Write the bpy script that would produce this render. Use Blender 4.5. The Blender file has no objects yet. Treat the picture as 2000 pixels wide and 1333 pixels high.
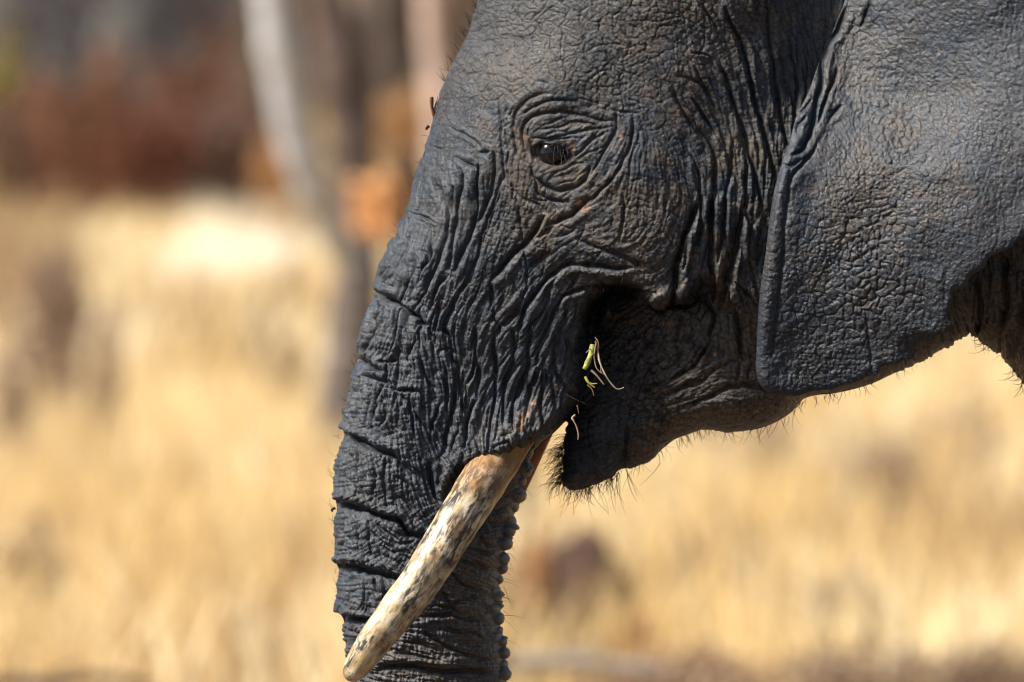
import bpy, math, random, time
import numpy as np
from mathutils import Vector, Matrix

T0 = time.time()
rng = np.random.default_rng(7)
random.seed(7)
sc = bpy.context.scene

# ------------------------------------------------------------------ camera, world, sun, exposure
DIST = 20.0                      # camera to the plane of the elephant's profile, metres
PITCH = math.radians(1.336)
CAM_H = 2.9
HEAD_Z = CAM_H - DIST * math.sin(PITCH)
ROOT = Matrix.Translation((0, 0, HEAD_Z)) @ Matrix.Rotation(-PITCH, 4, 'X')
cam_d = bpy.data.cameras.new('camera')
cam = bpy.data.objects.new('camera', cam_d)
sc.collection.objects.link(cam)
cam.location = ROOT @ Vector((0, -DIST, 0))
cam.rotation_euler = (math.pi / 2 - PITCH, 0, 0)
cam_d.sensor_width = 36.0
cam_d.lens = 360.0
cam_d.clip_start = 0.5
cam_d.clip_end = 5000
cam_d.dof.use_dof = True
cam_d.dof.focus_distance = DIST - 0.27
cam_d.dof.aperture_fstop = 3.7
sc.camera = cam

SUN_EL, SUN_AZ = math.radians(46), math.radians(-108)    # azimuth from +Y (away from camera) towards +X
world = bpy.data.worlds.new('World'); sc.world = world; world.use_nodes = True
wn = world.node_tree.nodes; wl = world.node_tree.links
sky = wn.new('ShaderNodeTexSky'); sky.sky_type = 'NISHITA'; sky.sun_disc = False
sky.sun_elevation = SUN_EL; sky.sun_rotation = SUN_AZ
sky.air_density = 1.0; sky.dust_density = 1.0
wl.new(sky.outputs[0], wn['Background'].inputs[0]); wn['Background'].inputs[1].default_value = 0.055
sun_d = bpy.data.lights.new('sun', 'SUN'); sun_d.energy = 4.6; sun_d.angle = math.radians(12)
sun_d.color = (1.0, 0.93, 0.82)
sun = bpy.data.objects.new('sun', sun_d); sc.collection.objects.link(sun)
sdir = Vector((math.sin(SUN_AZ) * math.cos(SUN_EL), math.cos(SUN_AZ) * math.cos(SUN_EL), math.sin(SUN_EL)))
sun.rotation_euler = sdir.to_track_quat('Z', 'Y').to_euler()
sc.view_settings.view_transform = 'Standard'
sc.view_settings.look = 'None'
sc.view_settings.gamma = 1.0
sc.view_settings.use_curve_mapping = False
sc.view_settings.exposure = 1.22
sc.cycles.use_denoising = True
sc.cycles.filter_width = 1.1

# ------------------------------------------------------------------ general helpers
def link(o, parent=None):
    sc.collection.objects.link(o)
    if parent is not None: o.parent = parent
    return o

def tag(o, label=None, cat=None, group=None, kind=None):
    if label: o['label'] = label
    if cat: o['category'] = cat
    if group: o['group'] = group
    if kind: o['kind'] = kind
    return o

def mesh_np(name, co, faces, mat, parent=None, smooth=True, attrs=None):
    """co (n,3); faces (m,k) int array, k 3 or 4"""
    co = np.asarray(co, np.float32); faces = np.asarray(faces, np.int32)
    me = bpy.data.meshes.new(name)
    m, k = faces.shape
    me.vertices.add(len(co)); me.vertices.foreach_set('co', co.ravel())
    me.loops.add(m * k); me.loops.foreach_set('vertex_index', faces.ravel())
    me.polygons.add(m)
    me.polygons.foreach_set('loop_start', np.arange(0, m * k, k, dtype=np.int32))
    me.update(calc_edges=True)
    me.polygons.foreach_set('use_smooth', np.full(m, smooth, dtype=bool))
    if attrs:
        for an, av in attrs.items():
            av = np.asarray(av, np.float32)
            if av.ndim == 1:
                a = me.attributes.new(an, 'FLOAT', 'POINT'); a.data.foreach_set('value', av)
            else:
                a = me.attributes.new(an, 'FLOAT_COLOR', 'POINT')
                a.data.foreach_set('color', np.c_[av, np.ones(len(av))].astype(np.float32).ravel())
    me.materials.append(mat)
    return link(bpy.data.objects.new(name, me), parent)

def px(u, v, y=0.0):
    """local elephant coordinates of the point at depth y that lies on photo pixel u, v"""
    s = (DIST + y) / DIST / 1000.0
    return ((u - 1000.0) * s, y, (666.5 - v) * s)

def to_px(co):
    s = DIST / (DIST + co[:, 1]) * 1000.0
    return 1000.0 + co[:, 0] * s, 666.5 - co[:, 2] * s

def catmull(P, step=1.0, closed=False):
    P = np.asarray(P, float); n = len(P); out = []
    rngi = range(n) if closed else range(n - 1)
    for i in rngi:
        if closed: p0, p1, p2, p3 = P[i - 1], P[i], P[(i + 1) % n], P[(i + 2) % n]
        else: p0, p1, p2, p3 = P[max(i - 1, 0)], P[i], P[i + 1], P[min(i + 2, n - 1)]
        k = max(2, int(np.linalg.norm(p2 - p1) / step))
        t = np.arange(k)[:, None] / k
        out.append(0.5 * ((2 * p1) + (-p0 + p2) * t + (2 * p0 - 5 * p1 + 4 * p2 - p3) * t ** 2 + (-p0 + 3 * p1 - 3 * p2 + p3) * t ** 3))
    if not closed: out.append(P[-1:])
    return np.vstack(out)

class Grid:
    """a regular map over the pixel plane"""
    def __init__(s, u0, v0, u1, v1, st):
        s.u0, s.v0, s.st = u0, v0, st
        s.w = int((u1 - u0) / st) + 1; s.h = int((v1 - v0) / st) + 1
        s.U, s.V = np.meshgrid(u0 + np.arange(s.w) * st, v0 + np.arange(s.h) * st)
    def sample(s, A, u, v):
        x = np.clip((u - s.u0) / s.st, 0, s.w - 1.001); y = np.clip((v - s.v0) / s.st, 0, s.h - 1.001)
        i = x.astype(np.int32); j = y.astype(np.int32); fx = x - i; fy = y - j
        return (A[j, i] * (1 - fx) + A[j, i + 1] * fx) * (1 - fy) + (A[j + 1, i] * (1 - fx) + A[j + 1, i + 1] * fx) * fy

def gblur(A, s, s2=None):
    h, w = A.shape; s2 = s if s2 is None else s2
    p = int(3 * max(s, s2)) + 1
    B = np.pad(A, p, mode='reflect') if p < min(h, w) else np.pad(A, p, mode='edge')
    fy = np.fft.fftfreq(B.shape[0])[:, None]; fx = np.fft.rfftfreq(B.shape[1])[None, :]
    G = np.exp(-2 * (math.pi ** 2) * ((fy * s) ** 2 + (fx * s2) ** 2))
    return np.fft.irfft2(np.fft.rfft2(B) * G, s=B.shape)[p:p + h, p:p + w].astype(np.float32)

def noise(shape, s, s2=None):
    n = gblur(rng.standard_normal(shape).astype(np.float32), s, s2)
    return (n - n.mean()) / n.std()

def scatter(grid, pts, vals, k=12, power=2.6, st=8):
    """smooth interpolation of control values over a grid"""
    pts = np.asarray(pts, float); vals = np.asarray(vals, float)
    if vals.ndim == 1: vals = vals[:, None]
    us = np.arange(grid.u0, grid.u0 + grid.w * grid.st + 2 * st, st); vs = np.arange(grid.v0, grid.v0 + grid.h * grid.st + 2 * st, st)
    UU, VV = np.meshgrid(us, vs)
    W = 0; A = 0
    for p, v in zip(pts, vals):
        w = 1.0 / ((UU - p[0]) ** 2 + (VV - p[1]) ** 2 + 500.0) ** (power / 2)
        W = W + w; A = A + w[..., None] * v
    A = A / W[..., None]
    g = Grid(us[0], vs[0], us[-1], vs[-1], st)
    return [g.sample(gblur(A[..., c].astype(np.float32), 4), grid.U, grid.V) for c in range(vals.shape[1])]

def poly_sdf(grid, poly, st=4):
    """distance to the closed polygon, positive inside"""
    g = Grid(grid.u0 - st, grid.v0 - st, grid.u0 + grid.w * grid.st + st * 2, grid.v0 + grid.h * grid.st + st * 2, st)
    P = np.asarray(poly); Q = np.roll(P, -1, 0)
    D = np.full(g.U.shape, 1e9); ins = np.zeros(g.U.shape, bool)
    for a, b in zip(P, Q):
        d = b - a; L = d @ d + 1e-9
        t = np.clip(((g.U - a[0]) * d[0] + (g.V - a[1]) * d[1]) / L, 0, 1)
        D = np.minimum(D, (g.U - a[0] - t * d[0]) ** 2 + (g.V - a[1] - t * d[1]) ** 2)
        c = (a[1] > g.V) != (b[1] > g.V)
        if a[1] != b[1]:
            ins ^= c & (g.U < (b[0] - a[0]) * (g.V - a[1]) / (b[1] - a[1]) + a[0])
    S = np.sqrt(D) * np.where(ins, 1, -1)
    return g, S

# ------------------------------------------------------------------ the creases, traced
CROP = {'E': (880, 130, .2251), 'M': (900, 380, .2401), 'J': (1200, 380, .315), 'K': (640, 560, .255),
        'F': (720, 230, .2775), 'L': (900, 640, .2701), 'P': (1350, 0, .3001), 'T': (640, 833, .375), 'B': (1300, 0, .375),
        '-': (0, 0, 1.0)}
def cp(c, pts):
    o = CROP[c]
    return [(o[0] + a * o[2], o[1] + b * o[2]) for a, b in pts]
# crop, depth mm, half width px, side bulge (+ right of travel, - left), points
CR = [
 # around the eye
 ('E', 6, 4, 0, [(860,240),(760,240),(660,290),(590,360),(550,430),(545,520),(548,620),(560,700),(590,770),(640,830)]),
 ('E', 5, 3.5, 0, [(1100,320),(1000,298),(880,300),(780,320),(700,370),(640,410),(600,440)]),
 ('E', 7, 4, 0, [(1160,430),(1010,400),(900,405),(800,410),(720,440),(650,490),(625,560),(625,660),(650,740),(690,810)]),
 ('E', 4, 3, 0, [(1440,470),(1300,465),(1180,440),(1000,390)]),
 ('E', 4, 3, 0, [(760,430),(710,480),(690,540),(685,610),(700,640)]),
 ('E', 4, 2.5, 0, [(1430,515),(1320,530),(1200,555),(1070,580),(990,600),(880,628),(780,632),(700,630)]),
 ('E', 3.5, 2.5, 0, [(1290,530),(1200,500),(1060,480),(980,520),(860,530),(780,545),(730,590),(700,630)]),
 ('E', 2.5, 2, 0, [(970,440),(900,490),(840,520)]),
 ('E', 2.5, 2, 0, [(1060,580),(930,570),(830,600),(790,635)]),
 ('E', 4, 3, 0, [(1160,620),(1060,620),(940,635),(830,650),(760,690),(730,730)]),
 ('E', 3, 2.5, 0, [(720,640),(700,690),(690,740),(720,800),(735,850)]),
 ('E', 4, 3, 0, [(1400,570),(1280,610),(1200,670),(1120,750),(1060,800)]),
 ('E', 3, 2.5, 0, [(1500,620),(1400,660),(1270,720),(1150,780),(1060,830)]),
 ('E', 7, 4, 0, [(700,870),(720,940),(780,1010),(860,1060),(960,1075),(1080,1050),(1160,990),(1205,900),(1205,840),(1150,800)]),
 ('E', 3.5, 3, 0, [(1180,840),(1080,850),(1000,890),(900,930),(850,980),(835,1030)]),
 ('E', 3, 2.5, 0, [(1150,900),(1080,970),(1000,1000),(930,1020)]),
 ('E', 2, 2, 0, [(1090,870),(1130,900)]), ('E', 2, 2, 0, [(960,920),(1010,970)]),
 ('E', 5, 3.5, 0, [(690,880),(740,990),(760,1090),(850,1160),(960,1180),(1040,1160)]),
 ('E', 4, 3, 0, [(520,980),(545,1080),(620,1140),(720,1190),(830,1180)]),
 ('E', 3, 3, 0, [(640,1150),(740,1210),(830,1280)]), 
 ('E', 3, 2.5, 0, [(820,1140),(900,1210),(980,1290)]),
 ('E', 7, 4.5, 0, [(1570,440),(1585,540),(1560,680),(1490,830),(1400,970),(1300,1080),(1180,1180),(1060,1270),(960,1320)]),
 ('E', 5, 4, 0, [(1450,400),(1450,500),(1410,620),(1330,740),(1270,860),(1210,960)]),
 ('E', 5, 3, 0, [(400,250),(425,380),(435,560),(440,720),(460,880),(440,1010),(400,1160),(340,1333)]),
 ('E', 4, 3, 0, [(500,420),(480,560),(500,700),(490,850),(520,980)]),
 ('E', 4, 2.5, 0, [(430,550),(480,520),(520,480)]),
 ('E', 3, 2, 0, [(430,1040),(530,1080),(560,1170),(590,1240),(600,1333)]),
 ('E', 3.5, 3, 0, [(470,300),(500,420),(540,360)]),
 ('E', 3, 2.5, 0, [(380,800),(370,960),(300,1180),(280,1333)]),
 ('E', 3, 2, 0, [(1190,130),(1240,80),(1330,40),(1400,20)]), ('E', 2.5, 2, 0, [(1100,260),(1200,300),(1330,340),(1450,390),(1600,410),(1690,380)]),
 ('E', 2.5, 2, 0, [(1480,240),(1560,290),(1688,330)]), ('E', 2, 2, 0, [(1230,110),(1300,160),(1380,230),(1480,250)]),
 ('E', 3, 3, 0, [(1640,560),(1600,700),(1560,850),(1550,1000),(1540,1150)]),
 ('E', 2.5, 3, 0, [(1688,960),(1600,985),(1560,1010)]),
 # cheek above the mouth
 ('M', 9, 5, 0, [(1070,20),(960,110),(880,180),(780,230),(690,260)]),
 ('M', 6, 4.5, 0, [(770,240),(700,310),(640,350),(580,360)]),
 ('M', 9, 5, -1, [(690,170),(620,280),(540,380),(440,480),(340,590),(250,700)]),
 ('M', 4, 3, 0, [(770,240),(840,260),(910,290),(840,330),(750,360)]),
 ('M', 4, 3, 0, [(560,30),(700,60),(900,60)]), ('M', 4, 3, 0, [(700,100),(700,160),(620,80),(480,10)]),
 ('M', 3.5, 2.5, 0, [(440,0),(470,120),(500,300),(520,480),(540,650),(520,800),(490,950),(460,1180),(430,1333)]),
 ('M', 7, 6, 1, [(720,470),(620,540),(550,600)]),
 ('M', 7, 6, 0, [(960,380),(1100,430),(1250,490),(1400,550),(1480,620)]),
 ('M', 9, 4, -1, [(1400,600),(1250,605),(1100,590),(950,575),(830,600),(730,680),(620,800),(540,900),(500,1000),(490,1100)]),
 ('M', 8, 4, -1, [(1600,800),(1400,800),(1200,780),(1080,760),(960,780),(850,830),(790,900),(740,1010),(700,1120),(620,1260),(570,1333)]),
 ('M', 6, 4, 0, [(970,640),(900,720),(850,790)]), ('M', 6, 4, 0, [(790,650),(720,760),(700,870),(640,1000),(560,1100),(540,1333)]),
 ('M', 6, 4, 0, [(860,870),(850,1000),(810,1100),(800,1200),(760,1333)]),
 ('M', 6, 3.5, 0, [(960,830),(950,950),(920,1060),(850,1160),(880,1250),(910,1333)]),
 ('M', 6, 3.5, 0, [(1060,830),(1050,960),(1010,1080),(1010,1180),(1000,1300)]),
 ('M', 5, 4, 0, [(690,930),(690,1060),(620,1180)]),
 ('M', 7, 5, 0, [(500,870),(440,970),(380,1050),(320,1060)]),
 ('M', 5, 3.5, 0, [(240,720),(260,850),(270,1000),(320,1080),(260,1200),(270,1333)]),
 ('M', 3, 2.5, 0, [(690,370),(690,480),(670,620),(630,740)]), ('M', 2.5, 2, 0, [(1120,400),(1120,480),(1060,570)]),
 ('M', 3, 3, 0, [(1390,620),(1370,740)]), ('M', 3, 3, 0, [(1370,0),(1330,130),(1300,280),(1240,420)]),
 ('M', 3.5, 3, 0, [(1020,270),(960,370),(940,400)]), ('M', 2, 2, 0, [(400,640),(440,760),(470,850)]),
 ('M', 5, 4, 0, [(110,0),(110,220),(60,380),(0,500)]), ('M', 4.5, 3, 0, [(290,0),(240,200),(180,360),(130,520),(70,680),(0,800)]),
 # right of the cheek, above jaw
 ('J', 12, 5, -1, [(520,60),(470,180),(420,320),(390,460),(375,600),(350,690)]),
 ('J', 6, 4, 0, [(460,230),(440,350),(430,480)]), ('J', 8, 4, 0, [(540,0),(535,120),(530,260),(520,340)]),
 ('J', 9, 4, -1, [(620,0),(600,160),(600,320),(600,430),(620,560),(610,680)]),
 ('J', 8, 4, 0, [(690,0),(680,160),(660,320),(640,430)]), ('J', 9, 5, -1, [(800,80),(770,240),(740,420),(690,560),(640,720)]),
 ('J', 14, 5, -1, [(160,640),(270,730),(340,690),(430,690),(500,650),(550,605)]),
 ('J', 9, 5, 0, [(555,610),(590,690),(620,740),(600,860),(590,920)]),
 ('J', 5, 4, 0, [(840,0),(810,100),(860,200)]), ('J', 5, 3, 0, [(730,540),(850,640),(890,700)]),
 ('J', 7, 5, 0, [(700,600),(740,740),(780,840),(780,960),(800,1040)]),
 ('J', 6, 4.5, 1, [(410,690),(400,780),(370,900),(400,1000),(360,1080)]),
 ('J', 7, 4.5, -1, [(610,880),(570,960),(500,1060),(400,1130),(330,1160)]),
 ('J', 6, 3.5, 0, [(270,790),(220,900),(150,1000),(110,1100),(60,1180)]),
 ('J', 5, 3.5, 0, [(330,1160),(240,1190),(180,1230),(140,1160),(200,1100),(300,1000)]),
 ('J', 4, 3, 0, [(0,900),(60,900),(130,880),(250,800)]), ('J', 4, 3, 0, [(0,1000),(80,980),(160,930)]),
 ('J', 4, 3, 0, [(700,1050),(620,1090),(540,1160),(420,1200),(330,1250),(240,1260)]),
 ('J', 4, 3, 0, [(860,1040),(830,1130),(840,1200)]), ('J', 4, 3, 0, [(780,1040),(760,1120),(740,1180)]),
 ('J', 5, 3, 0, [(180,1120),(130,1200),(110,1333)]), ('J', 3.5, 3, 0, [(690,1040),(660,1090)]),
 ('J', 6, 8, 0, [(1000,1230),(880,1200),(740,1190),(620,1250),(520,1290),(400,1333)]),
 ('J', 5, 3, 0, [(50,0),(60,140),(30,300)]), ('J', 3, 3, 0, [(320,0),(310,120)]),
 # upper lip and sheath
 ('L', 8, 4, 0, [(110,0),(100,160),(90,340),(20,420)]), ('L', 8, 4.5, 0, [(240,40),(240,250),(250,420),(230,600),(200,760),(190,940)]),
 ('L', 7, 4, 0, [(370,0),(390,140),(360,300),(310,430),(310,560),(300,700)]), ('L', 8, 4.5, 0, [(520,0),(490,120),(480,260),(460,360),(400,500),(370,600),(380,760)]),
 ('L', 7, 4, 0, [(640,60),(560,160),(550,260),(510,270)]), ('L', 7, 4, 0, [(550,270),(520,400),(500,440),(480,580),(460,700)]),
 ('L', 6, 4, 0, [(700,0),(680,120),(670,240),(700,350),(760,430),(830,500)]), ('L', 5, 3.5, 0, [(770,0),(790,130),(820,230),(880,280)]),
 ('L', 5, 3.5, 0, [(670,240),(660,400),(680,520),(700,600)]), ('L', 5, 3.5, 0, [(600,280),(580,450),(580,620),(600,700),(580,780)]),
 ('L', 5, 4, 0, [(100,520),(60,620),(30,800),(10,900)]), ('L', 6, 4, 0, [(20,380),(30,540),(40,640)]),
 ('L', 5, 3.5, 0, [(640,740),(560,790),(520,830),(500,780)]), ('L', 5, 4, 0, [(480,830),(390,890),(340,830),(280,850),(200,900)]),
 ('L', 4, 3, 0, [(740,380),(760,440),(720,560),(740,600)]), ('L', 4, 3, 0, [(620,300),(630,420)]),
 ('L', 4, 3, 0, [(450,700),(480,780),(540,800)]), ('L', 4, 3, 0, [(380,760),(300,780),(280,830)]),
 # chin
 ('L', 6, 4, 0, [(1481,300),(1400,330),(1330,350),(1260,480),(1220,560),(1200,680)]), ('L', 4, 3, 0, [(1481,540),(1350,530),(1240,550)]),
 ('L', 6, 4, 0, [(1200,700),(1190,850),(1175,1020)]), ('L', 4, 3, 0, [(1300,640),(1310,760),(1260,740)]),
 ('L', 4, 3, 0, [(1481,420),(1400,430),(1300,480)]), ('L', 4, 3, 0, [(1481,60),(1400,180),(1320,280),(1300,350)]),
 ('L', 3, 3, 0, [(1000,840),(1100,860),(1190,840)]), ('L', 3, 3, 0, [(900,500),(1000,540),(1100,520),(1200,540)]), ('L', 3, 3, 0, [(950,420),(1080,380),(1200,400)]),
 # lower forehead and bridge
 ('F', 4, 2.5, 0, [(570,60),(640,110),(740,160),(800,220)]), ('F', 4, 2.5, 0, [(780,240),(860,240)]), ('F', 5, 3, 0, [(600,280),(700,320),(780,390)]),
 ('F', 9, 5, -1, [(770,330),(760,440),(760,600),(740,720),(700,840),(640,980),(600,1090)]),
 ('F', 7, 4.5, 0, [(880,240),(870,420),(830,600),(790,700),(720,780)]),
 ('F', 5, 3, 0, [(940,400),(900,540),(850,680),(800,820),(760,980),(720,1100),(650,1210),(590,1300)]),
 ('F', 8, 5, -1, [(660,380),(640,500),(620,660),(600,800),(570,960),(560,1080)]),
 ('F', 6, 6, 0, [(600,480),(590,600),(600,720)]),
 ('F', 9, 5, -1, [(490,470),(530,600),(550,700),(530,820),(500,920),(470,1030),(430,1130),(390,1250)]),
 ('F', 6, 3, 0, [(280,660),(340,680),(420,720),(480,750)]), ('F', 7, 4, -1, [(440,860),(430,960),(380,1080),(350,1180)]),
 ('F', 8, 4, -1, [(330,960),(300,1100),(250,1200),(210,1290)]), ('F', 7, 4, 0, [(280,830),(240,920),(180,1050),(120,1180)]),
 ('F', 7, 4, 0, [(270,660),(260,780),(220,860),(150,980),(90,1130),(80,1220)]), ('F', 4, 3, 0, [(320,1050),(390,1060),(410,960),(340,940)]),
 ('F', 5, 3.5, 0, [(390,120),(380,240),(360,420),(330,640)]), ('F', 5, 3, 0, [(340,520),(330,640)]), ('F', 3, 2, 0, [(420,200),(500,220),(540,210)]),
 ('F', 6, 4, 0, [(860,1180),(870,1333)]), ('F', 7, 4.5, 0, [(700,1150),(620,1270),(570,1333)]), ('F', 6, 4, 0, [(560,1100),(480,1200),(440,1333)]),
 # trunk rings
 ('K', 10, 4, -1, [(370,35),(430,75),(510,110),(600,170),(690,240),(720,280),(800,290)]),
 ('K', 9, 3.5, -1, [(215,550),(270,585),(330,620),(390,640)]), ('K', 7, 3.5, 0, [(390,610),(540,600)]),
 ('K', 6, 3, -1, [(255,675),(320,695),(400,720),(480,740),(520,800),(690,800),(710,820)]),
 ('K', 11, 4, -1, [(100,1100),(180,1150),(270,1190),(330,1240),(400,1270),(480,1290),(560,1333)]),
 ('K', 7, 3.5, 0, [(380,60),(290,170),(250,300),(230,400)]), ('K', 7, 3.5, 0, [(430,150),(380,250),(350,340),(290,450),(270,540)]),
 ('K', 8, 3.5, -1, [(600,0),(560,120),(520,250),(500,360),(480,480),(450,580),(440,700),(410,770),(360,880),(340,1020)]),
 ('K', 6, 3.5, 0, [(680,340),(670,420),(620,520),(600,600)]), ('K', 6, 3.5, 0, [(540,400),(540,500),(530,620),(520,780),(510,900)]),
 ('K', 7, 3.5, 0, [(240,690),(230,800),(220,960),(210,1080)]), ('K', 6, 3.5, 0, [(180,700),(160,850),(140,1000),(120,1080)]),
 ('K', 6, 3.5, 0, [(340,800),(290,950),(280,1100)]), ('K', 6, 3, 0, [(440,900),(430,1010),(380,1080)]), 
 ('K', 7, 3.5, 0, [(700,550),(740,660),(790,760),(840,800)]), ('K', 6, 3.5, 0, [(540,820),(620,900),(650,1000),(660,1120),(690,1200)]),
 ('K', 7, 3.5, 0, [(640,900),(700,1010),(760,1090),(800,1160)]), ('K', 6, 3, 0, [(720,260),(700,340),(700,480),(740,560)]),
 ('K', 7, 4, 0, [(850,490),(940,480),(960,560),(1000,620),(990,700),(1020,820),(1060,1010)]), ('K', 7, 3.5, 0, [(860,880),(830,980),(800,1080),(790,1200)]),
 ('K', 7, 3.5, 0, [(980,740),(970,900),(940,1020),(900,1180),(880,1300)]), ('K', 6, 3.5, 0, [(840,640),(900,700),(920,820),(910,920)]),
 ('K', 8, 4, -1, [(1130,880),(1080,980),(1050,1100),(1040,1250)]), ('K', 7, 4, 0, [(1140,560),(1150,700),(1140,860)]), ('K', 6, 3, 0, [(1050,640),(1040,780),(1050,920)]),
 ('K', 6, 3, 0, [(880,60),(840,170),(830,280),(800,380)]), ('K', 7, 3.5, 0, [(1010,30),(960,120),(930,200),(880,310),(930,380),(960,470)]), ('K', 6, 3, 0, [(740,60),(690,150),(660,230)]),
 ('K', 6, 3, 0, [(830,180),(800,280),(790,340),(830,400),(840,470)]), ('K', 6, 3.5, 0, [(1010,1050),(960,1200),(900,1333)]),
 # lower trunk rings
 ('T', 12, 4.5, -1, [(20,380),(60,410),(180,440),(300,480),(370,500),(420,560),(520,580)]),
 ('T', 8, 4, -1, [(90,30),(110,60),(230,110),(320,140),(400,220),(470,260)]),
 ('T', 11, 4.5, -1, [(30,710),(60,735),(200,755),(320,785),(400,795)]),
 ('T', 11, 4.5, -1, [(35,970),(90,1000),(160,1005),(240,1010)]),
 ('T', 8, 4, 0, [(470,990),(560,990),(640,975),(700,1000),(780,1010),(830,1000)]),
 ('T', 8, 4, 0, [(600,850),(640,920),(720,990)]), ('T', 7, 4, 0, [(540,930),(620,940),(700,900),(820,880)]),
 ('T', 8, 4, 0, [(640,760),(720,830),(830,860)]), ('T', 7, 4, 0, [(700,700),(780,730),(900,740)]), ('T', 8, 4, 0, [(760,640),(830,660),(900,640)]),
 ('T', 8, 4, 0, [(790,560),(830,610),(880,620)]), ('T', 7, 3.5, 0, [(830,500),(900,510),(950,480)]), ('T', 7, 3.5, 0, [(860,440),(920,430),(970,390)]),
 ('T', 6, 3.5, 0, [(890,360),(960,350),(1010,320)]), ('T', 6, 3, 0, [(930,300),(980,300)]), 
 ('T', 8, 4, 0, [(500,1060),(580,1130),(680,1170),(780,1200),(860,1220)]), ('T', 7, 4, 0, [(400,1110),(500,1140),(600,1160)]),
 ('T', 9, 4, -1, [(260,1260),(400,1250),(520,1260),(640,1280),(760,1270),(860,1290)]), ('T', 7, 4, 0, [(340,1180),(460,1200),(600,1220)]),
 ('T', 7, 4, 0, [(700,1060),(780,1090),(850,1140)]), ('T', 7, 4, 0, [(800,900),(850,960),(870,1040)]), ('T', 6, 4, 0, [(620,1050),(720,1080),(740,1130)]),
 ('T', 9, 5, -1, [(530,180),(540,290),(560,370),(590,400)]), ('T', 8, 4, 0, [(600,200),(570,280),(600,380)]), ('T', 8, 4, 0, [(700,130),(690,200),(640,280)]),
 ('T', 6, 3.5, 0, [(340,260),(420,300),(500,380),(530,420)]), ('T', 6, 3.5, 0, [(300,380),(380,380),(450,440)]), ('T', 6, 3.5, 0, [(380,180),(470,240),(520,300)]),
 ('T', 6, 4, 0, [(240,510),(320,560),(360,610),(440,600),(480,540)]), ('T', 5, 3, 0, [(280,620),(340,660),(420,640)]),
 ('T', 6, 3, 0, [(100,80),(90,200),(70,340)]), ('T', 6, 3, 0, [(160,90),(150,250),(150,400)]), ('T', 6, 3, 0, [(220,120),(240,260),(230,400)]), ('T', 6, 3, 0, [(300,130),(290,280),(300,440)]),
 ('T', 6, 3, 0, [(70,440),(70,560),(60,690)]), ('T', 6, 3, 0, [(130,450),(150,560),(140,700)]), ('T', 6, 3, 0, [(210,480),(210,620),(230,740)]), 
 ('T', 5, 3, 0, [(110,760),(110,860),(100,960)]), ('T', 5, 3, 0, [(180,770),(190,880),(180,980)]), ('T', 5, 3, 0, [(240,780),(250,870)]),
 # temple to the ear
 ('P', 5, 3, 0, [(60,10),(110,100),(170,200)]), ('P', 7, 3.5, 0, [(220,40),(250,130),(300,230),(350,370),(385,520),(420,680),(450,780),(490,930),(530,1060),(550,1160)]),
 ('P', 6, 4, 0, [(200,430),(240,570),(290,700),(330,820),(370,980),(400,1080),(430,1200),(460,1333)]),
 ('P', 7, 4, 0, [(490,0),(510,180),(530,360),(550,480),(570,640),(590,780),(610,880),(640,960)]),
 ('P', 5, 3.5, 0, [(640,240),(670,400),(690,560),(680,740)]), ('P', 5, 3.5, 0, [(620,520),(660,660),(680,760)]),
 ('P', 5, 3.5, 0, [(0,520),(70,550),(120,620),(150,700)]), ('P', 4, 3, 0, [(15,430),(60,510),(100,590)]),
 ('P', 6, 4, 0, [(0,640),(60,720),(130,820),(170,880)]), ('P', 5, 3.5, 0, [(0,780),(60,860),(130,960),(160,1080),(160,1220),(150,1333)]),
 ('P', 5, 3.5, 0, [(270,940),(260,1060),(240,1200),(220,1333)]), ('P', 5, 3, 0, [(0,1000),(50,1120),(65,1230),(65,1333)]), 
 ('P', 5, 3, 0, [(370,1060),(360,1200),(365,1333)]), ('P', 4, 2.5, 0, [(0,340),(70,350),(130,375)]), ('P', 4, 3, 0, [(420,0),(450,100),(490,160)]),
 ('B', 5, 3.5, 0, [(30,450),(60,520),(120,620),(170,690),(230,760)]),
 ('B', 3.5, 3, 0, [(60,400),(130,420),(190,445)]),
 # neck / body behind the ear
 ('-', 14, 8, 0, [(1905,540),(1915,600),(1910,660)]), ('-', 14, 8, 0, [(1960,500),(1965,580),(1950,650)]), ('-', 10, 7, 0, [(2000,560),(1990,640),(1975,700)]),
]
CR_EAR = [
 ('P', 10, 5, 0, [(1000,60),(950,200),(880,320),(850,420),(850,520),(820,640),(800,760),(770,880),(730,970),(650,1010)]),
 ('P', 7, 4, 0, [(950,440),(920,540),(880,640),(840,730),(820,820)]), ('P', 6, 4, 0, [(790,640),(740,700),(700,740)]),
 ('P', 5, 4, 0, [(760,760),(710,820),(690,880)]), ('P', 6, 4, 0, [(600,1075),(660,1070),(720,1040)]), ('P', 5, 5, 0, [(820,950),(770,1020),(700,1100),(650,1170),(620,1250)]),
 ('P', 5, 4, 0, [(980,680),(930,740),(900,790)]), ('P', 6, 4, 0, [(1170,20),(1140,80),(1110,180)]),
 ('-', 5, 7, 0, [(1545,330),(1535,420),(1527,520),(1518,620),(1508,700)]),
 ('-', 3, 3, 0, [(1772,640),(1775,690)]), ('-', 3, 3, 0, [(1690,600),(1700,700),(1705,740)]), ('-', 3, 4, 0, [(1850,520),(1845,600)]),
]

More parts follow.
